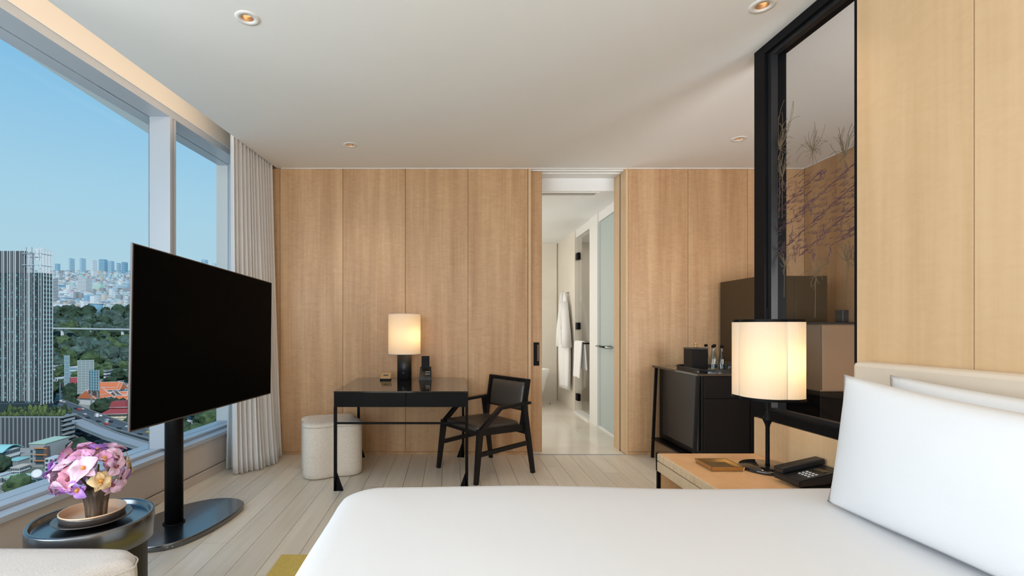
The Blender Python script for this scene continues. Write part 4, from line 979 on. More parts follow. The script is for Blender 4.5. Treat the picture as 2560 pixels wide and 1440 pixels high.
SOLID_ = []                                    # convex footprints that nothing else may enter
def obb(cx, cy, w_, d_, rz=0):
    c, s2 = math.cos(rz), math.sin(rz); return [(cx + x_ * c - y_ * s2, cy + x_ * s2 + y_ * c) for x_, y_ in ((-w_ / 2, -d_ / 2), (w_ / 2, -d_ / 2), (w_ / 2, d_ / 2), (-w_ / 2, d_ / 2))]
def meet(a, b):
    for P_, Q_ in ((a, b), (b, a)):
        for k in range(len(P_)):
            ex, ey = P_[(k + 1) % len(P_)][0] - P_[k][0], P_[(k + 1) % len(P_)][1] - P_[k][1]; nx_, ny_ = -ey, ex
            pa = [x * nx_ + y * ny_ for x, y in P_]; pb = [x * nx_ + y * ny_ for x, y in Q_]
            if max(pa) <= min(pb) or max(pb) <= min(pa): return False
    return True
def blocked(poly): return any(meet(poly, q) for q in SOLID_)
def gap_to(x, y, poly):
    """distance from a point to a convex footprint, negative inside"""
    best, inside = 1e9, True; n_ = len(poly)
    for k in range(n_):
        (ax, ay), (bx_, by_) = poly[k], poly[(k + 1) % n_]; ex, ey = bx_ - ax, by_ - ay; t_ = max(0, min(1, ((x - ax) * ex + (y - ay) * ey) / (ex * ex + ey * ey + 1e-9)))
        best = min(best, math.hypot(x - ax - t_ * ex, y - ay - t_ * ey))
        if ex * (y - ay) - ey * (x - ax) < 0: inside = False
    return -best if inside else best
def ccw(p):
    a = sum(p[k][0] * p[(k + 1) % len(p)][1] - p[(k + 1) % len(p)][0] * p[k][1] for k in range(len(p))); return p if a > 0 else p[::-1]
def strip(P_, w_):
    out = []
    for p, q in zip(P_, P_[1:]):
        d = Vector((q.x - p.x, q.y - p.y)).normalized(); n_ = Vector((d.y, -d.x)) * w_ / 2; e_ = d * 1.5
        out.append(ccw([(p.x + n_.x - e_.x, p.y + n_.y - e_.y), (q.x + n_.x + e_.x, q.y + n_.y + e_.y), (q.x - n_.x + e_.x, q.y - n_.y + e_.y), (p.x - n_.x - e_.x, p.y - n_.y - e_.y)]))
    return out
# the three ways, the viaduct and the podium are fixed first; everything else gives way to them
WAY_A = [(128, 1003), (160, 1014), (200, 1030), (250, 1049), (300, 1066), (350, 1080), (420, 1098)]
WAY_B = [(186, 1050), (200, 1056), (230, 1070), (280, 1090), (330, 1106), (400, 1126), (470, 1146)]
WAY_C = [(170, 1062), (210, 1082), (250, 1098), (300, 1116), (350, 1132), (420, 1152)]
STREET = strip([G(px, py, .6) for px, py in WAY_C], 19)
def clear(x0, x1, y0, y1): return not any(x0 < b_ and x1 > a_ and y0 < d_ and y1 > c_ for a_, b_, c_, d_ in KEEP)
def far_building(name, label, px0, px1, yt, yb, d, m, floors=0, fm='window_dark', cols=0, roof=None, ratio=.5, cat='building', top=None):
    """a block standing on the terrain: front face from px0, total extent to px1"""
    g = G(0, yb); Y = g.y; X0 = (px0 - PX) / F * Y; X1 = (px1 - PX) / F * (Y + d)
    if X1 - X0 < 2: X1 = (px1 - PX) / F * Y
    for step in range(300):
        fp = [(X0 - .9, Y - 1.6), (X1 + .9, Y - 1.6), (X1 + .9, Y + d + .9), (X0 - .9, Y + d + .9)]
        if not blocked(fp): break
        if step % 2 == 0 and d > 5: d *= .88
        else: Y += max(.8, Y * .002); X0 = (px0 - PX) / F * Y
        X1 = max((px1 - PX) / F * (Y + d), X0 + 3)
    SOLID_.append(fp)
    zb = zg(Y) - 3; zt = H - (yt - PY) * Y / F; KEEP.append((X0 - 2, X1 + 2, Y - 2, Y + d + 2))
    t = thing(name, label, cat, ((X0 + X1) / 2, Y, zb))
    FRONT[t.name] = (Y, X1); b = new(); box(b, X0, X1, Y, Y + d, zb, zt); obj('walls', b, m, t)
    if roof:
        b = new(); box(b, X0 - .4, X1 + .4, Y - .4, Y + d + .4, zt, zt + max(.5, (zt - zb) * .012)); obj('roof', b, roof, t)
    if floors:
        hh = (zt - zb - 3) / floors
        for k in range(floors):
            z0 = zb + 3 + hh * (k + (1 - ratio) / 2); z1 = z0 + hh * ratio
            if cols:
                b = new()
                for c in range(cols):
                    w_ = (X1 - X0) / cols; box(b, X0 + w_ * (c + .2), X0 + w_ * (c + .8), Y - .25, Y + .1, z0, z1)
                for c in range(max(1, int(d / ((X1 - X0) / cols)))):
                    n_ = max(1, int(d / ((X1 - X0) / cols))); w_ = d / n_; box(b, X1 - .1, X1 + .25, Y + w_ * (c + .2), Y + w_ * (c + .8), z0, z1)
                o = obj('window_row', b, fm, t); o['kind'] = 'stuff'
            else:
                b = new(); box(b, X0 + .02 * (X1 - X0), X1 + .25, Y - .25, Y + d * .96, z0, z1); obj('window_band', b, fm, t)
    return t
FB = far_building
SOLID_ += STREET + strip([G(px, py, 9) for px, py in WAY_A], 17) + strip([G(px, py, 11) for px, py in WAY_B], 13)
SOLID_.append([((-90 - PX) / F * 352, 350), ((150 - PX) / F * 352 + 4, 350), ((150 - PX) / F * 352 + 4, 380), ((-90 - PX) / F * 352, 380)])
# distant skyline
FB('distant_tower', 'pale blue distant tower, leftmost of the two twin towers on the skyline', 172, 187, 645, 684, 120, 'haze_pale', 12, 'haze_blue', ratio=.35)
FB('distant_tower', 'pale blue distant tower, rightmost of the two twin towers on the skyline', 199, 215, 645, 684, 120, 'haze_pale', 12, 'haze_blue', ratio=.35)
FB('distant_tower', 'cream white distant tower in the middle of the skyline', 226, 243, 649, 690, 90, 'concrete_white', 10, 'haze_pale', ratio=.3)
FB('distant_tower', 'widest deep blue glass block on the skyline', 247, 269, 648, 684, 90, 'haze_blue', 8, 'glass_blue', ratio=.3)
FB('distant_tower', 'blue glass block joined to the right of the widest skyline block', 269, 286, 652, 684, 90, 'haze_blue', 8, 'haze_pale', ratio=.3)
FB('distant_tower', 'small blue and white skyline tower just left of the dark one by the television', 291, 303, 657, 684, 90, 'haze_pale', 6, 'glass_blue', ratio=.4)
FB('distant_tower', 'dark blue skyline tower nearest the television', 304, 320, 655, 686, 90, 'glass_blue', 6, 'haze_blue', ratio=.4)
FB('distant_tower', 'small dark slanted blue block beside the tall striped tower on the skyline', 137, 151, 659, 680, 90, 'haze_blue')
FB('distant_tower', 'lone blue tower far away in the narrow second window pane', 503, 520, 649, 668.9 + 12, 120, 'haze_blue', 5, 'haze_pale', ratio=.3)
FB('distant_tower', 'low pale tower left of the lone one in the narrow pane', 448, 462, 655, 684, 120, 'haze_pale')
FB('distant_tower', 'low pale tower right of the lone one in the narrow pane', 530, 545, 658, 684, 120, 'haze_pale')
FB('office_tower', 'slim cream tower standing below the skyline towers', 230, 242, 677, 696, 60, 'concrete_white')
FB('office_tower', 'short cream block right of the slim cream tower', 243, 253, 675, 690, 60, 'concrete_warm')
# middle distance
FB('apartment_block', 'white apartment block with black floor lines beside the striped tower', 128, 146, 696, 756, 30, 'concrete_white', 16, 'concrete_dark', ratio=.45)
FB('hotel_block', 'large white hotel block with many floor bands', 195, 230, 694, 735, 40, 'concrete_white', 12, 'concrete_grey', ratio=.4)
FB('hotel_wing', 'green netted block beside the white hotel', 231, 264, 711, 729, 40, 'mint', 3, 'concrete_white', ratio=.2)
FB('office_block', 'low white office with two dark window bands', 152, 183, 742, 759, 40, 'concrete_white', 3, 'glass_blue', ratio=.5)
FB('office_block', 'long slanted blue glass hall left of the hotel', 146, 174, 712, 722, 120, 'glass_blue', roof='concrete_white')
FB('warehouse', 'long grey shed roofs beside the round dark building, upper shed', 140, 196, 764, 770, 90, 'concrete_grey', roof='parapet')
FB('warehouse', 'long grey shed roofs beside the round dark building, lower shed', 150, 214, 771, 780, 60, 'concrete_grey', roof='concrete_pale')
FB('block_house', 'white block house at the left foot of the hotel', 187, 202, 725, 743, 30, 'concrete_white')
FB('block_house', 'yellowish block house next to the striped tower', 132, 161, 777, 784, 30, 'yellow_wall', roof='concrete_warm')
FB('block_house', 'pink block house left of the dark block', 285, 299, 768, 778, 30, 'pink_wall')
FB('block_house', 'pink block house at the television edge', 312, 330, 769, 781, 30, 'pink_wall')
FB('block_house', 'dark blue block house between the two pink ones', 299, 312, 767, 780, 30, 'glass_blue')
FB('block_house', 'pale green block house above the park', 256, 283, 763, 777, 40, 'mint', 2, 'concrete_white')
FB('block_house', 'teal roofed low house at the park edge', 168, 181, 775, 781, 30, 'teal_roof')
FB('block_house', 'cream block house right of the green netted block', 292, 306, 720, 731, 40, 'concrete_warm', 3)
FB('block_house', 'long white low block under the hotel', 243, 290, 742, 752, 30, 'concrete_white', 2, 'concrete_grey')
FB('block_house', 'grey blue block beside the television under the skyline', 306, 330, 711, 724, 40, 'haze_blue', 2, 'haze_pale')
c_ = G(228, 787); t = thing('round_building', 'round dark blue building with white roof rim above the park', 'building', tuple(c_)); KEEP.append((c_.x - 20, c_.x + 20, c_.y - 3, c_.y + 37)); SOLID_.append(obb(c_.x, c_.y + 17, 37, 37))
b = new(); lathe(b, [(17, -2), (17, 30)], 24, T((c_.x, c_.y + 17, c_.z))); obj('walls', b, 'glass_blue', t)
b = new(); lathe(b, [(18, 30), (18, 33), (2, 33.5)], 24, T((c_.x, c_.y + 17, c_.z))); obj('roof_rim', b, 'concrete_white', t)
# dense far low-rise mass
random.seed(5); mass = new()
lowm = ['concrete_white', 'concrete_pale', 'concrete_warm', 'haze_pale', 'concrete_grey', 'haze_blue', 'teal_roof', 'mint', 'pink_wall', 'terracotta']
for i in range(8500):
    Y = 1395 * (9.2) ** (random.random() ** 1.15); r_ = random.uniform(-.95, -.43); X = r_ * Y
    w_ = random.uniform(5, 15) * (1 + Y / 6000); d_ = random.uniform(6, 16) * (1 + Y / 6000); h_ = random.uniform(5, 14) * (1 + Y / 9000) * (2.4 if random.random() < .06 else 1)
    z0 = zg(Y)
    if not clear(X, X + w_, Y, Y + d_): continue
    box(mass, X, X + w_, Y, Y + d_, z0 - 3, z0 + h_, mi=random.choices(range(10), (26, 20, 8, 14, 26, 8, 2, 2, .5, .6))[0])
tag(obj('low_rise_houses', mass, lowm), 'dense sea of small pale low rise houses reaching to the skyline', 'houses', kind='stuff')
# trees
mat('park_grass', (.04, .08, .035), .95)
b = new(); c4 = [G(60, 785), G(420, 785), G(420, 948), G(60, 948)]
lo_ = [b.verts.new(p + Vector((0, 0, .1))) for p in c4]; hi_ = [b.verts.new(p + Vector((0, 0, .8))) for p in c4]
b.faces.new(lo_); b.faces.new(hi_)
for k in range(4): b.faces.new((lo_[k], lo_[(k + 1) % 4], hi_[(k + 1) % 4], hi_[k]))
struct('ground_park', b, 'park_grass')
def tree_mesh(nm, m_, seed):
    b = new(); bmesh.ops.create_icosphere(b, subdivisions=3, radius=1)
    for v in b.verts:
        n_ = noise.noise(v.co * 1.7 + Vector((seed, 0, 0))) * .34 + noise.noise(v.co * 4.5 + Vector((0, seed, 0))) * .22
        v.co *= 1 + n_; v.co.z = v.co.z * .78 + .75
        if v.co.z < .15: v.co.z = .15
    rm = max(math.hypot(v.co.x, v.co.y) for v in b.verts)
    for v in b.verts: v.co.x /= rm; v.co.y /= rm
    for f in b.faces: f.smooth = False
    tube(b, [(0, 0, 0), (0, 0, .5)], .1, 6)
    return mesh(nm, b, m_)
tm_ = {k: [tree_mesh('crown', k, s) for s in (1.3, 4.1, 7.7)] for k in ('leaf_dark', 'leaf_mid', 'leaf_bright', 'leaf_far')}
QUEUE = []; CIRC = []
def tree(p, r, kind, label, group, nm='tree'): QUEUE.append((Vector(p), r * 1.22, kind, label, group, nm))
def room_for(p, circ, solid):
    r = 1e9
    for q, r2_ in circ: r = min(r, math.hypot(p.x - q.x, p.y - q.y) - r2_)
    for q in solid:
        r = min(r, gap_to(p.x, p.y, q))
        if r < .5: break
    return r - .12
def plant_all():
    for p, r, kind, label, group, nm in QUEUE:
        best = None
        for k in range(26):                      # the wished spot first, then spots around it
            sp_r = 0 if k == 0 else r * (.5 + .22 * k); an = random.uniform(0, 6.28)
            c = Vector((p.x + sp_r * math.cos(an), p.y + sp_r * math.sin(an), p.z))
            c.z = zg(c.y); fit = room_for(c, CIRC, SOLID_)
            fit = min(fit, 1390 - c.y)
            if 'railway' in group and abs(c.y - VIA(c.x)) < 9 + min(r, fit): fit = min(fit, 6.2 if abs(c.y - VIA(c.x)) < 14 else fit)
            q = min(r, fit)
            if best is None or q > best[0]: best = (q, c)
            if q > .8 * r: break
        if best is None or best[0] < r * .38: continue
        q, c = best; CIRC.append((c, q))
        o = obj(nm, None, None, None, me=random.choice(tm_[kind])); o.location = c; o.scale = (q, q, min(max(q, r * .72), q * 1.5)); o.rotation_euler = (0, 0, random.uniform(0, 6)); tag(o, label, 'tree', group)
random.seed(9)
n = 0
while n < 230:
    py = random.uniform(787, 905); px = random.uniform(122, 345)
    if 814 < py < 822 or (796 < py < 802): continue
    p = G(px, py); r = 5.5 + p.y * .0065
    tree(p, r * random.uniform(.8, 1.25), random.choice(('leaf_far', 'leaf_far', 'leaf_dark', 'leaf_mid') if py > 830 else ('leaf_far', 'leaf_dark')), *(('dark green tree of the dense park, beyond the elevated railway', 'park trees beyond the railway') if py < 821 else ('dark green tree of the dense park, on this side of the elevated railway', 'park trees before the railway'))); n += 1
for i in range(26):
    px = random.uniform(135, 330); py = random.uniform(905, 945); tree(G(px, py), random.uniform(5, 7.5), 'leaf_mid', 'green tree among the white houses above the temple', 'trees among the white houses')
for i, (px, py) in enumerate([(150, 985), (165, 975), (175, 990), (182, 1000), (195, 985), (160, 1005), (205, 1003), (190, 1010), (215, 1012), (228, 1018), (240, 1022), (256, 1018), (246, 1010), (222, 1000), (152, 968), (170, 962), (187, 968), (262, 1028), (280, 1012), (292, 1008), (262, 948), (308, 952), (318, 955), (326, 950)]):
    tree(G(px, py), random.uniform(5.5, 8), 'leaf_dark', 'dark tree between the billboards, the expressway and the temple', 'trees around the temple')
for i in range(44):
    py = random.uniform(1015, 1080); px = random.uniform(455, 562); 
    tree(G(px, py), random.uniform(7, 10), random.choice(('leaf_dark', 'leaf_mid')), 'dark green tree seen under the television in the narrow pane', 'trees in the narrow pane')
for (px, py, r) in ((60, 1130, 9), (55, 1150, 8), (68, 1165, 7), (88, 1200, 6), (62, 1185, 6), (20, 1205, 6), (8, 1190, 6), (168, 1095, 8), (186, 1088, 8), (200, 1096, 7), (210, 1102, 6), (158, 1105, 7), (30, 1212, 5), (95, 1175, 5)):
    tree(G(px, py), r, random.choice(('leaf_dark', 'leaf_mid')), 'green tree between the roofs at the foot of the dark podium', 'trees by the podium')
# striped high tower
Y0 = 366.0; TX1 = (104 - PX) / F * Y0; TX0 = (-70 - PX) / F * Y0
def zz(py, Y=Y0): return H - (py - PY) * Y / F
t = thing('high_rise_tower', 'dark glass high rise tower with close pale vertical fins, at the far left', 'tower', (TX0, Y0, zz(1040)))
b = new(); box(b, TX0, TX1, Y0, Y0 + 10, zz(1045), zz(682)); obj('tower_body', b, 'tower_glass', t)
b = new(); box(b, TX0, (58 - PX) / F * Y0, Y0 + .5, Y0 + 9.5, zz(683), zz(627)); obj('tower_head', b, 'concrete_dark', t)
def seg(pa, pb, ya, yb_, y0=-.6, y1=.4): 
    b = new(); box(b, (pa - PX) / F * Y0, (pb - PX) / F * Y0, Y0 + y0, Y0 + y1, zz(yb_), zz(ya)); return b
for pa, pb, ya, yb_ in ((60, 68, 634, 682), (70, 76, 634, 681), (80, 92, 620, 650), (94, 103, 619, 678)):
    obj('crown_panel', seg(pa, pb, ya, yb_, 2, 2.4), 'concrete_white', t)
b = new(); box(b, TX1 - .4, TX1, Y0 + .6, Y0 + 8.6, zz(681), zz(621)); obj('crown_panel', b, 'concrete_white', t)
for ya in (633, 662):
    b = new(); box(b, TX1, TX1 + .4, Y0, Y0 + 10, zz(ya + 1.2), zz(ya)); obj('crown_rail', b, 'concrete_pale', t)
for ya in (633, 662):
    obj('crown_rail', seg(58, 104, ya, ya + 1.2, -1, -.4), 'concrete_pale', t)
random.seed(31)
px = -8; fins = []
while px < 102:
    fins.append(px); px += random.choice((4.0, 5.6, 7.6, 9.5, 11.5))
for px in fins + [103.0]:
    w_ = random.choice((.7, 1.0, 1.6)) ; dark = random.random() < .3
    top_ = 627 if px < 58 else 618
    obj('fin', seg(px, px + w_, top_, 1003 if px < 100 else 1012, -.45, 0), 'concrete_grey' if dark else 'concrete_white', t)
for k in range(4):
    yy = Y0 + 1.2 + k * 2.8; b = new(); box(b, TX1, TX1 + .5, yy, yy + .35, zz(1012), zz(625)); obj('fin', b, 'concrete_white', t)
b = new(); fl = 0
z_ = zz(1010)
while z_ < zz(686):
    box(b, TX0, TX1 + .2, Y0 - .12, Y0 + 10, z_, z_ + .55, mi=0)
    for px in fins:
        if random.random() < .40: a_ = (px + 2.6 - PX) / F * Y0; box(b, a_, a_ + random.uniform(.6, 1.3), Y0 - .2, Y0, z_ + 1.0, z_ + 2.5, mi=1)
    for q in range(3): box(b, TX1, TX1 + .3, Y0 + 1.7 + q * 2.8, Y0 + 3.4 + q * 2.8, z_ + 1.0, z_ + 2.3, mi=1)
    z_ += 3.3
o = obj('floor_lines', b, ['concrete_dark', 'tower_floor'], t); o['kind'] = 'stuff'
# podium with car park and roof garden
YP = 352.0
t = thing('podium_building', 'dark grey slotted podium with a garden on its roof, below the high rise', 'building', (-320, YP, zg(YP)))
PX0 = (-70 - PX) / F * YP; PX1 = (150 - PX) / F * YP
b = new(); box(b, PX0, PX1, YP, YP + 11, zg(YP) - 2, zz(1045, YP)); obj('walls', b, 'concrete_dark', t)
for k in range(64):
    xx = PX0 + (PX1 - PX0) * (k + .5) / 64
    b = new(); box(b, xx - .28, xx + .28, YP - .7, YP, zg(YP), zz(1043, YP)); obj('vertical_rib', b, 'concrete_grey' if k % 3 == 0 else 'concrete_dark', t)
b = new()
for r_ in range(7):
    for k in range(64):
        if (k * 7 + r_ * 3) % 5 == 0: continue
        xx = PX0 + (PX1 - PX0) * k / 64; zq = zg(YP) + 3 + r_ * (zz(1045, YP) - zg(YP) - 4) / 7; box(b, xx - .3, xx + .3, YP - .1, YP + .1, zq, zq + 1.3)
o = obj('slot_windows', b, 'window_dark', t); o['kind'] = 'stuff'
for k in range(6):
    zq = zg(YP) + 2 + k * (zz(1045, YP) - zg(YP) - 4.2) / 5.2; b = new(); box(b, PX1, PX1 + 2.4, YP + 1, YP + 11, zq, zq + .7); box(b, PX1 + 2.1, PX1 + 2.4, YP + 1, YP + 11, zq + .7, zq + 1.6); obj('parking_deck', b, 'concrete_grey', t)
b = new(); box(b, PX1, PX1 + 1.4, YP + 4, YP + 8, zg(YP) - 2, zz(1050, YP)); obj('stair_core', b, 'concrete_dark', t)
b = new(); box(b, PX0, PX1 + 2.6, YP - .6, YP + 13, zz(1045, YP), zz(1041, YP)); obj('garden_slab', b, 'parapet', t)
random.seed(41); zr = zz(1041, YP); GARDEN = []
row_y = YP + .35
for r0, kinds, tall in ((.85, ('leaf_bright', 'leaf_mid'), 1.25), (1.15, ('leaf_bright', 'leaf_mid'), 1.35), (1.55, ('leaf_mid', 'leaf_dark', 'leaf_bright'), 1.5), (1.95, ('leaf_mid', 'leaf_dark', 'leaf_bright'), 1.65)):
    x_ = PX0 + 17 + random.uniform(0, r0); yc = row_y + r0
    while x_ < PX1 + 1.0:
        r_ = r0 * random.uniform(.80, 1.0); x_ += r_
        if x_ + r_ > PX1 + 1.8: break
        GARDEN.append((x_, yc + random.uniform(-.04, .04) * r0, r_, random.choice(kinds), tall * random.uniform(.85, 1.25), r0 < 1)); x_ += r_ + .06
    row_y = yc + r0 * 1.06
# railway viaduct
p0, p1 = G(100, 820, 27), G(360, 824, 27)
t = thing('railway_viaduct', 'thin elevated railway viaduct crossing the park', 'viaduct', tuple(p0))
b = new(); beam(b, (p0.x, p0.y, p0.z), (p1.x, p1.y, p1.z), 2.2, 9, side=(0, 0, 1)); obj('deck', b, 'concrete_pale', t)
for f_ in (.22, .50, .80, .97):
    q = p0.lerp(p1, f_); b = new(); box(b, q.x - 1.6, q.x + 1.6, q.y - 1.6, q.y + 1.6, q.z - 34, q.z); obj('pier', b, 'concrete_white', t)
PIERS = [p0.lerp(p1, f_) for f_ in (.22, .50, .80, .97)]; SOLID_ += [obb(q.x, q.y, 4.4, 4.4) for q in PIERS]
va0, va1 = p0.copy(), p1.copy(); VIA = lambda x: va0.y + (va1.y - va0.y) * (x - va0.x) / (va1.x - va0.x)
# expressways
def way(name, label, pts, w_, h_, mats=('asphalt', 'parapet'), piers=True):
    P_ = [G(px, py, h_) for px, py in pts]; t = thing(name, label, 'road', tuple(P_[0]))
    b = new(); c = new()
    rows = []
    for i, p in enumerate(P_):
        d = (P_[min(i + 1, len(P_) - 1)] - P_[max(i - 1, 0)]); d.z = 0; d.normalize(); nrm = Vector((d.y, -d.x, 0)); rows.append((p, nrm))
    for (p, a_), (q, c_) in zip(rows, rows[1:]):
        def quadbox(bb, s0, s1, z0, z1):
            v = [bb.verts.new(x) for x in (p + a_ * s0 + Vector((0, 0, z0)), p + a_ * s1 + Vector((0, 0, z0)), q + c_ * s1 + Vector((0, 0, z0)), q + c_ * s0 + Vector((0, 0, z0)), p + a_ * s0 + Vector((0, 0, z1)), p + a_ * s1 + Vector((0, 0, z1)), q + c_ * s1 + Vector((0, 0, z1)), q + c_ * s0 + Vector((0, 0, z1)))]
            for f in ((0, 3, 2, 1), (4, 5, 6, 7), (0, 1, 5, 4), (1, 2, 6, 5), (2, 3, 7, 6), (3, 0, 4, 7)): bb.faces.new([v[i] for i in f])
        quadbox(b, -w_ / 2, w_ / 2, -1.4, 0)
        quadbox(c, -w_ / 2, -w_ / 2 + .5, -.1, 1.1); quadbox(c, w_ / 2 - .5, w_ / 2, -.1, 1.1); quadbox(c, -.08, .08, 0, .04)
    obj('deck', b, mats[0], t); obj('barrier', c, mats[1], t)
    if piers and h_ > 3:
        for i in range(1, len(P_)):
            f_ = next((q for q in (.5, .35, .65, .2, .8, .05, .95) if all(gap_to(P_[i].lerp(P_[i - 1], q).x, P_[i].lerp(P_[i - 1], q).y, z) > w_ * .4 + 1.5 for z in STREET)), None)
            if f_ is None: continue
            p = P_[i].lerp(P_[i - 1], f_); b = new(); box(b, p.x - .9, p.x + .9, p.y - .9, p.y + .9, zg(p.y) - 1, p.z - 1.4); box(b, p.x - w_ * .4, p.x + w_ * .4, p.y - 1, p.y + 1, p.z - 2.8, p.z - 1.4); obj('pier', b, 'parapet', t)
    return P_
wayA = way('expressway', 'upper elevated expressway with cars, curving past the temple', WAY_A, 15, 9)
wayB = way('expressway', 'wide grey ramp of the expressway running empty toward the mullion', WAY_B, 11, 11, ('concrete_grey', 'parapet'))
wayC = way('street', 'street with traffic at ground level below the expressway ramps', WAY_C, 19, .6, piers=False)
cb = new(); box(cb, -.9, .9, -2.2, 2.2, .3, .95); box(cb, -.8, .8, -1.2, 1.3, .95, 1.45); carm = {}
for nm, c_ in (('car_white', (.7, .7, .7)), ('car_silver', (.4, .42, .44)), ('car_dark', (.04, .045, .05)), ('car_red', (.5, .06, .05)), ('car_yellow', (.65, .45, .08))):
    mat(nm, c_, .3); b = cb.copy(); carm[nm] = mesh('car', b, nm)
random.seed(13)
for P_, w_, nm_, lab, n_ in ((wayA, 12, 'cars on the upper expressway', 'small car on the upper elevated expressway', 34), (wayC, 14, 'cars on the street', 'small car in the street below the expressway ramps', 40)):
    spots = []
    for lane in (-.36, -.14, .14, .36):
        for j in range(len(P_) - 1):
            L_ = (P_[j + 1] - P_[j]).length; m_ = int((L_ - 8) / 6.5)
            spots += [(j, (4 + 6.5 * (q + .5)) / L_, lane) for q in range(max(0, m_))]
    for j, f_, lane in random.sample(spots, min(n_, len(spots))):
        p = P_[j].lerp(P_[j + 1], f_); d = (P_[j + 1] - P_[j]).normalized(); nrm = Vector((d.y, -d.x, 0)).normalized()
        p = p + nrm * lane * w_
        o = obj('car', None, None, None, me=carm[(ck := random.choices(list(carm), (5, 4, 5, 1, 1))[0])]); o.location = p; o.rotation_euler = (0, 0, math.atan2(-d.x, d.y)); tag(o, lab.replace('small car', 'small ' + ck[4:] + ' car'), 'car', ck[4:] + ' ' + nm_)
# temple halls
def hall(label, px, py, w_, d_, hw, hr, m_='terracotta', rz=.15, tiers=2, name='temple_hall'):
    p = G(px, py)
    for step in range(40):
        k_ = max(.55, 1 - .03 * step)
        if not blocked(obb(p.x, p.y, w_ * 1.2 * k_, d_ * 1.38 * k_, rz)): break
        if k_ <= .56: p = p + Vector((0, 1.6, 1.6 * TG))
    w_, d_, hw, hr = w_ * k_, d_ * k_, hw * k_, hr * k_; SOLID_.append(obb(p.x, p.y, w_ * 1.2, d_ * 1.38, rz))
    t = thing(name, label, 'temple', tuple(p)); mm = T(tuple(p), rz=rz)
    b = new(); box(b, -w_ / 2, w_ / 2, -d_ / 2, d_ / 2, -2, hw, mm); obj('walls', b, 'concrete_white', t)
    for k in range(tiers):
        s_ = 1 - .28 * k; z0 = hw + k * hr * .34; W_, D_ = w_ * (1.14 - .26 * k) / 2, d_ * 1.3 * s_ / 2
        b = new(); v = [b.verts.new(mm @ Vector(c)) for c in ((-W_, -D_, z0), (W_, -D_, z0), (W_, D_, z0), (-W_, D_, z0), (-W_ * .98, 0, z0 + hr * s_), (W_ * .98, 0, z0 + hr * s_))]
        for f in ((0, 1, 5, 4), (2, 3, 4, 5), (1, 2, 5), (3, 0, 4), (3, 2, 1, 0)): b.faces.new([v[i] for i in f])
        obj('roof', b, m_, t)
        b = new()
        C_ = [mm @ Vector(c) for c in ((-W_, -D_, z0), (W_, -D_, z0), (W_, D_, z0), (-W_, D_, z0), (-W_ * .98, 0, z0 + hr * s_), (W_ * .98, 0, z0 + hr * s_))]
        for q0, q1 in ((0, 1), (0, 4), (1, 5), (4, 5), (3, 4), (2, 5)): tube(b, [C_[q0], C_[q1]], .22, 4)
        tube(b, [C_[4], C_[4] + Vector((0, 0, 1.5))], .14, 4); tube(b, [C_[5], C_[5] + Vector((0, 0, 1.5))], .14, 4)
        obj('roof_trim', b, 'concrete_white', t)
    return t
# maroon pavilion
p = G(300, 1046)
while blocked(obb(p.x, p.y, 26, 18, .12)): p = p + Vector((0, .8, .8 * TG))
SOLID_.append(obb(p.x, p.y, 26, 18, .12)); t = thing('pavilion', 'maroon two tier hipped pavilion beside the expressway', 'pavilion', tuple(p)); mm = T(tuple(p), rz=.12)
b = new(); box(b, -10, 10, -6, 6, -2, 5, mm); obj('walls', b, 'yellow_wall', t)
def hip(b, W_, D_, z0, h_, k_=.5):
    v = [b.verts.new(mm @ Vector(c)) for c in ((-W_, -D_, z0), (W_, -D_, z0), (W_, D_, z0), (-W_, D_, z0), (-W_ * k_, -D_ * k_, z0 + h_), (W_ * k_, -D_ * k_, z0 + h_), (W_ * k_, D_ * k_, z0 + h_), (-W_ * k_, D_ * k_, z0 + h_))]
    for f in ((0, 1, 5, 4), (1, 2, 6, 5), (2, 3, 7, 6), (3, 0, 4, 7), (4, 5, 6, 7), (3, 2, 1, 0)): b.faces.new([v[i] for i in f])
b = new(); hip(b, 12.5, 8.5, 5, 4); obj('lower_roof', b, 'maroon_roof', t)
b = new(); hip(b, 7, 5, 10, 5, .75); box(b, -5.5, 5.5, -3.6, 3.6, 8.5, 10.2, mm); obj('upper_roof', b, 'maroon_roof', t)
b = new()
for z0, W_, D_ in ((5, 12.5, 8.5), (10, 7, 5)):
    cc = [mm @ Vector(c) for c in ((-W_, -D_, z0), (W_, -D_, z0), (W_, D_, z0), (-W_, D_, z0))]
    for i in range(4): tube(b, [cc[i], cc[(i + 1) % 4]], .22, 4)
for xq in (-8, -4, 0, 4, 8): box(b, xq - .25, xq + .25, -6.3, -6, -2, 5, mm)
box(b, -10.4, 10.4, -6.6, -6, 1.2, 1.6, mm); obj('roof_trim', b, 'concrete_white', t)
hall('orange roofed temple hall nearest the blue netting, at the left of the temple', 238, 1006, 16, 18, 5, 8, rz=1.3)
hall('long orange roofed temple hall at the back of the temple compound', 270, 985, 26, 12, 5, 7)
hall('orange roofed temple hall at the back right of the compound', 305, 988, 22, 12, 5, 7)
hall('brown gabled temple hall facing the viewer in the compound middle', 262, 1008, 10, 18, 5, 9, 'brick_brown', rz=1.45)
hall('small orange roofed hall in front of the long temple hall', 290, 1000, 16, 9, 4, 6)
hall('bright orange low roofed hall above the maroon pavilion', 305, 1012, 14, 8, 3.5, 5)
hall('orange roofed hall at the television edge', 328, 1003, 14, 12, 5, 7, rz=1.2)
hall('lone brown roofed hall left of the tall lattice billboard', 186, 975, 15, 14, 4, 9, 'maroon_roof', rz=.9)
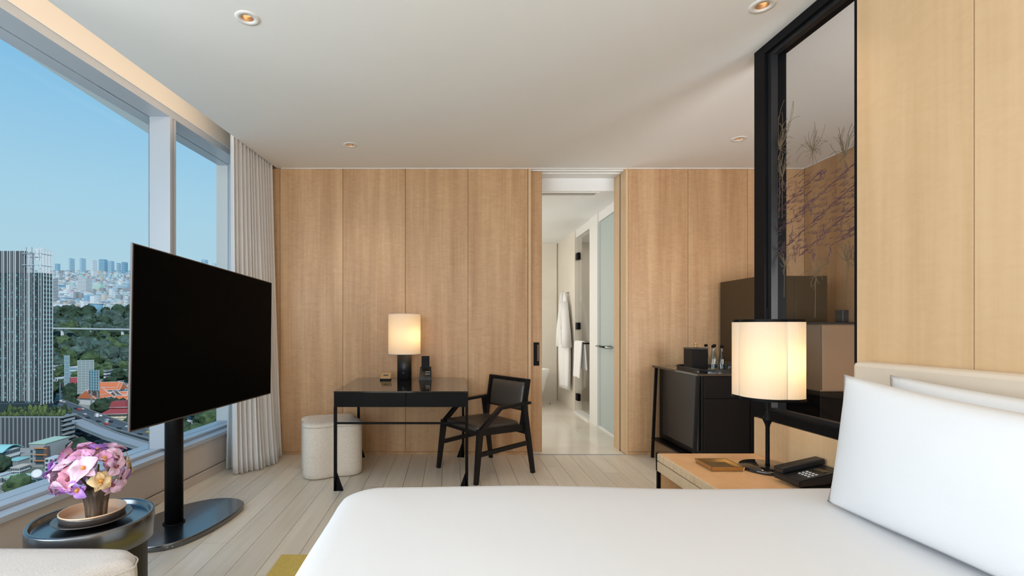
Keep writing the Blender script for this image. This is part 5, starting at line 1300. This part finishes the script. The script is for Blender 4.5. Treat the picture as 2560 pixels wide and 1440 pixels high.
# billboards
def board(label, px0, px1, yt, yb_, Yd, m_, slats, rz, legs=True):
    for step in range(80):
        X0, X1 = (px0 - PX) / F * Yd, (px1 - PX) / F * Yd; ww = (X1 - X0) / max(.25, math.cos(rz))
        if not blocked(obb((X0 + X1) / 2, Yd + .4, ww + .6, 2.6, rz)): break
        Yd -= .8
    SOLID_.append(obb((X0 + X1) / 2, Yd + .4, ww + .6, 2.6, rz)); zt, zb = zz(yt, Yd), zz(yb_, Yd); g0 = zg(Yd)
    t = thing('billboard', label, 'billboard', ((X0 + X1) / 2, Yd, g0)); w_ = X1 - X0; mm = T(((X0 + X1) / 2, Yd, 0), rz=rz); w_ = w_ / max(.25, math.cos(rz))
    b = new(); box(b, -w_ / 2, w_ / 2, 0, .8, zb, zt, mm); obj('panel', b, m_, t)
    b = new()
    for k in range(slats): 
        z_ = lerp(zb, zt, (k + .5) / slats); box(b, -w_ / 2, w_ / 2, -.35, 0, z_ - .12, z_ + .12, mm)
    for k in range(5): x_ = lerp(-w_ / 2, w_ / 2, k / 4); box(b, x_ - .12, x_ + .12, -.35, 0, zb, zt, mm)
    obj('lattice', b, 'concrete_pale', t)
    b = new()
    for k in (-.3, .3): box(b, w_ * k - .5, w_ * k + .5, .1, 1.1, g0 - 1, zb, mm)
    obj('support', b, 'parapet', t)
board('slender teal billboard seen nearly edge on', 163, 172, 888, 965, 500, 'net_blue', 8, .5)
board('tall grey billboard back with open lattice', 198, 231, 900, 985, 480, 'net_grey', 14, .3)
board('dark blue slatted billboard in front of the grey lattice one', 219, 250, 925, 977, 462, 'net_blue', 8, -.25)
# low white houses
FB('town_house', 'white three floor house above the temple, beside the blue billboard', 259, 285, 927, 951, 14, 'concrete_white', 3, cols=5, roof='parapet')
FB('town_house', 'white house with grey roof next to the television edge', 291, 318, 926, 944, 12, 'concrete_white', 2, cols=4, roof='concrete_grey')
FB('town_house', 'blue grey house at the television edge', 319, 332, 925, 950, 12, 'net_grey', 3, cols=2)
FB('town_house', 'white house with blue stripe behind the slender billboard', 173, 198, 918, 934, 16, 'concrete_white', 2, 'glass_blue', roof='concrete_white')
FB('town_house', 'low pale house beside the striped tower corner', 133, 160, 915, 932, 14, 'concrete_pale', 2, cols=4, roof='concrete_white')
FB('town_house', 'low white house under the slender billboard', 138, 162, 945, 954, 14, 'concrete_white', 1, cols=4, roof='concrete_pale')
FB('town_house', 'grey roofed long house behind the lattice billboard', 172, 200, 935, 947, 16, 'concrete_grey', 0, roof='concrete_pale')
FB('park_pavilion', 'small white roofed building inside the park', 158, 172, 868, 874, 16, 'concrete_white', roof='concrete_white')
FB('transformer_house', 'small blue grey house by the sill in the narrow pane', 455, 478, 1058, 1076, 8, 'net_grey', 1, cols=2, roof='concrete_white')
FB('transformer_house', 'pink roofed hut in the narrow pane under the television', 528, 545, 1019, 1025, 9, 'pink_wall')
# near roofs, lower left
t = FB('market_hall', 'white hall with curved teal roof at the lower left', -30, 50, 1128, 1162, 14, 'concrete_white', 2, 'window_dark', cols=8)
g = Vector((0, FRONT[t.name][0], 0)); b = new()
Xa, Xb = (-30 - PX) / F * g.y, (50 - PX) / F * (g.y + 12)
zt = zz(1130, g.y)
for k in range(8):
    a0, a1 = k / 8, (k + 1) / 8; y0_, y1_ = g.y - 1 + 16 * a0, g.y - 1 + 16 * a1; za, zb2 = zt + 3.2 * math.sin(PI * a0), zt + 3.2 * math.sin(PI * a1)
    v = [b.verts.new(c) for c in ((Xa, y0_, za), (Xb, y0_, za), (Xb, y1_, zb2), (Xa, y1_, zb2), (Xa, y0_, za - .4), (Xb, y0_, za - .4), (Xb, y1_, zb2 - .4), (Xa, y1_, zb2 - .4))]
    for f in ((0, 1, 2, 3), (7, 6, 5, 4), (0, 4, 5, 1), (2, 6, 7, 3), (1, 5, 6, 2), (0, 3, 7, 4)): b.faces.new([v[i] for i in f])
obj('curved_roof', b, 'teal_roof', t)
t = FB('balcony_building', 'blue grey building with orange beamed balconies and pale green roof', 74, 172, 1110, 1168, 20, 'concrete_grey', 0, roof='green_roof')
g = Vector((0, FRONT[t.name][0], 0)); xx0 = (88 - PX) / F * g.y; xx1 = (120 - PX) / F * g.y
for k, py in enumerate((1119, 1135, 1150)):
    b = new(); box(b, xx0, xx1, g.y - 1.2, g.y, zz(py + 2.2, g.y), zz(py, g.y)); obj('balcony_beam', b, 'orange_beam', t)
b = new(); box(b, xx0 + .5, xx1 - .5, g.y - .3, g.y + .1, zz(1160, g.y), zz(1120, g.y)); obj('recess', b, 'window_dark', t)
b = new(); box(b, (122 - PX) / F * g.y, min((160 - PX) / F * g.y, FRONT[t.name][1]), g.y - 1.0, g.y + 1, zz(1170, g.y), zz(1116, g.y)); obj('brown_wall', b, 'brick_brown', t)
for k in range(3):
    b = new(); xq = (77 - PX) / F * g.y; box(b, xq, xq + 1.2, g.y - .2, g.y, zz(1132 + k * 12, g.y), zz(1125 + k * 12, g.y)); obj('window', b, 'window_dark', t)
FB('grey_roof_hall', 'large hall with plain grey roof behind the orchids', 126, 240, 1124, 1150, 34, 'concrete_pale', 0, roof='concrete_grey')
FB('white_roof_house', 'white roofed house beside the expressway street', 181, 258, 1101, 1118, 16, 'concrete_white', 1, cols=7, roof='concrete_white')
FB('low_house', 'cluttered low white house below the curved teal roof', 28, 76, 1170, 1186, 9, 'concrete_white', 2, cols=5, roof='concrete_warm')
FB('low_house', 'low house with small teal roof below the market hall', 14, 45, 1153, 1166, 9, 'concrete_grey', 0, roof='teal_roof')
FB('low_house', 'low white house at the window sill with teal green awning', 10, 84, 1196, 1218, 8, 'concrete_white', 2, cols=7, roof='mint')
FB('low_house', 'small white house nearest the sill at the left edge', -10, 24, 1190, 1212, 8, 'concrete_white', 1, cols=3, roof='concrete_pale')
FB('low_house', 'grey flat roofed house directly above the window sill', 24, 66, 1214, 1236, 9, 'concrete_pale', 1, cols=3, roof='concrete_white')
FB('low_house', 'dark panelled flat roof at the left edge of the window', -30, 22, 1163, 1180, 10, 'concrete_dark', 0, roof='parapet')
FB('low_house', 'narrow pale blue house beside the orchids', 112, 134, 1146, 1190, 8, 'concrete_pale', 4, cols=2)
p = G(92, 1212); t = thing('satellite_dish', 'large pale satellite dish on a roof near the sill', 'satellite dish', tuple(p))
b = new(); lathe(b, [(.2, 0), (1.4, .25), (2.6, .9), (2.65, 1.0), (1.4, .4), (.2, .12)], 24, T((p.x, p.y, p.z + 6.5), rx=1.0, rz=.6)); obj('dish', b, 'concrete_white', t)
b = new(); tube(b, [(p.x, p.y, p.z - 1), (p.x, p.y, p.z + 6.4)], .25, 6); obj('mast', b, 'parapet', t)
p = G(150, 1010); t = thing('radio_mast', 'thin pale lattice mast beside the striped tower', 'mast', tuple(p)); b = new()
for k in range(9): box(b, p.x - 1.1 + .08 * k, p.x + 1.1 - .08 * k, p.y - .2, p.y + .2, p.z + 2 * k + 2, p.z + 2 * k + 2.3)
box(b, p.x - .3, p.x + .3, p.y - .3, p.y + .3, p.z - 1, p.z + 21); obj('mast_body', b, 'concrete_white', t)
SOLID_.append(obb(p.x, p.y, 4, 3)); SOLID_.append(obb(G(92, 1212).x, G(92, 1212).y, 8, 8))
random.seed(17); plant_all()
for gx, gy, gr, gk, gt, edge in GARDEN:
    o = obj('garden_plant', None, None, None, me=random.choice(tm_[gk])); o.location = (gx, gy, zr + .02); o.scale = (gr, gr, gr * gt * 1.25); o.rotation_euler = (0, 0, random.uniform(0, 6))
    tag(o, 'low leafy shrub in the front row of the podium roof garden' if edge else 'bushy tree behind the front row of the podium roof garden', 'tree', 'roof garden front shrubs' if edge else 'roof garden trees')
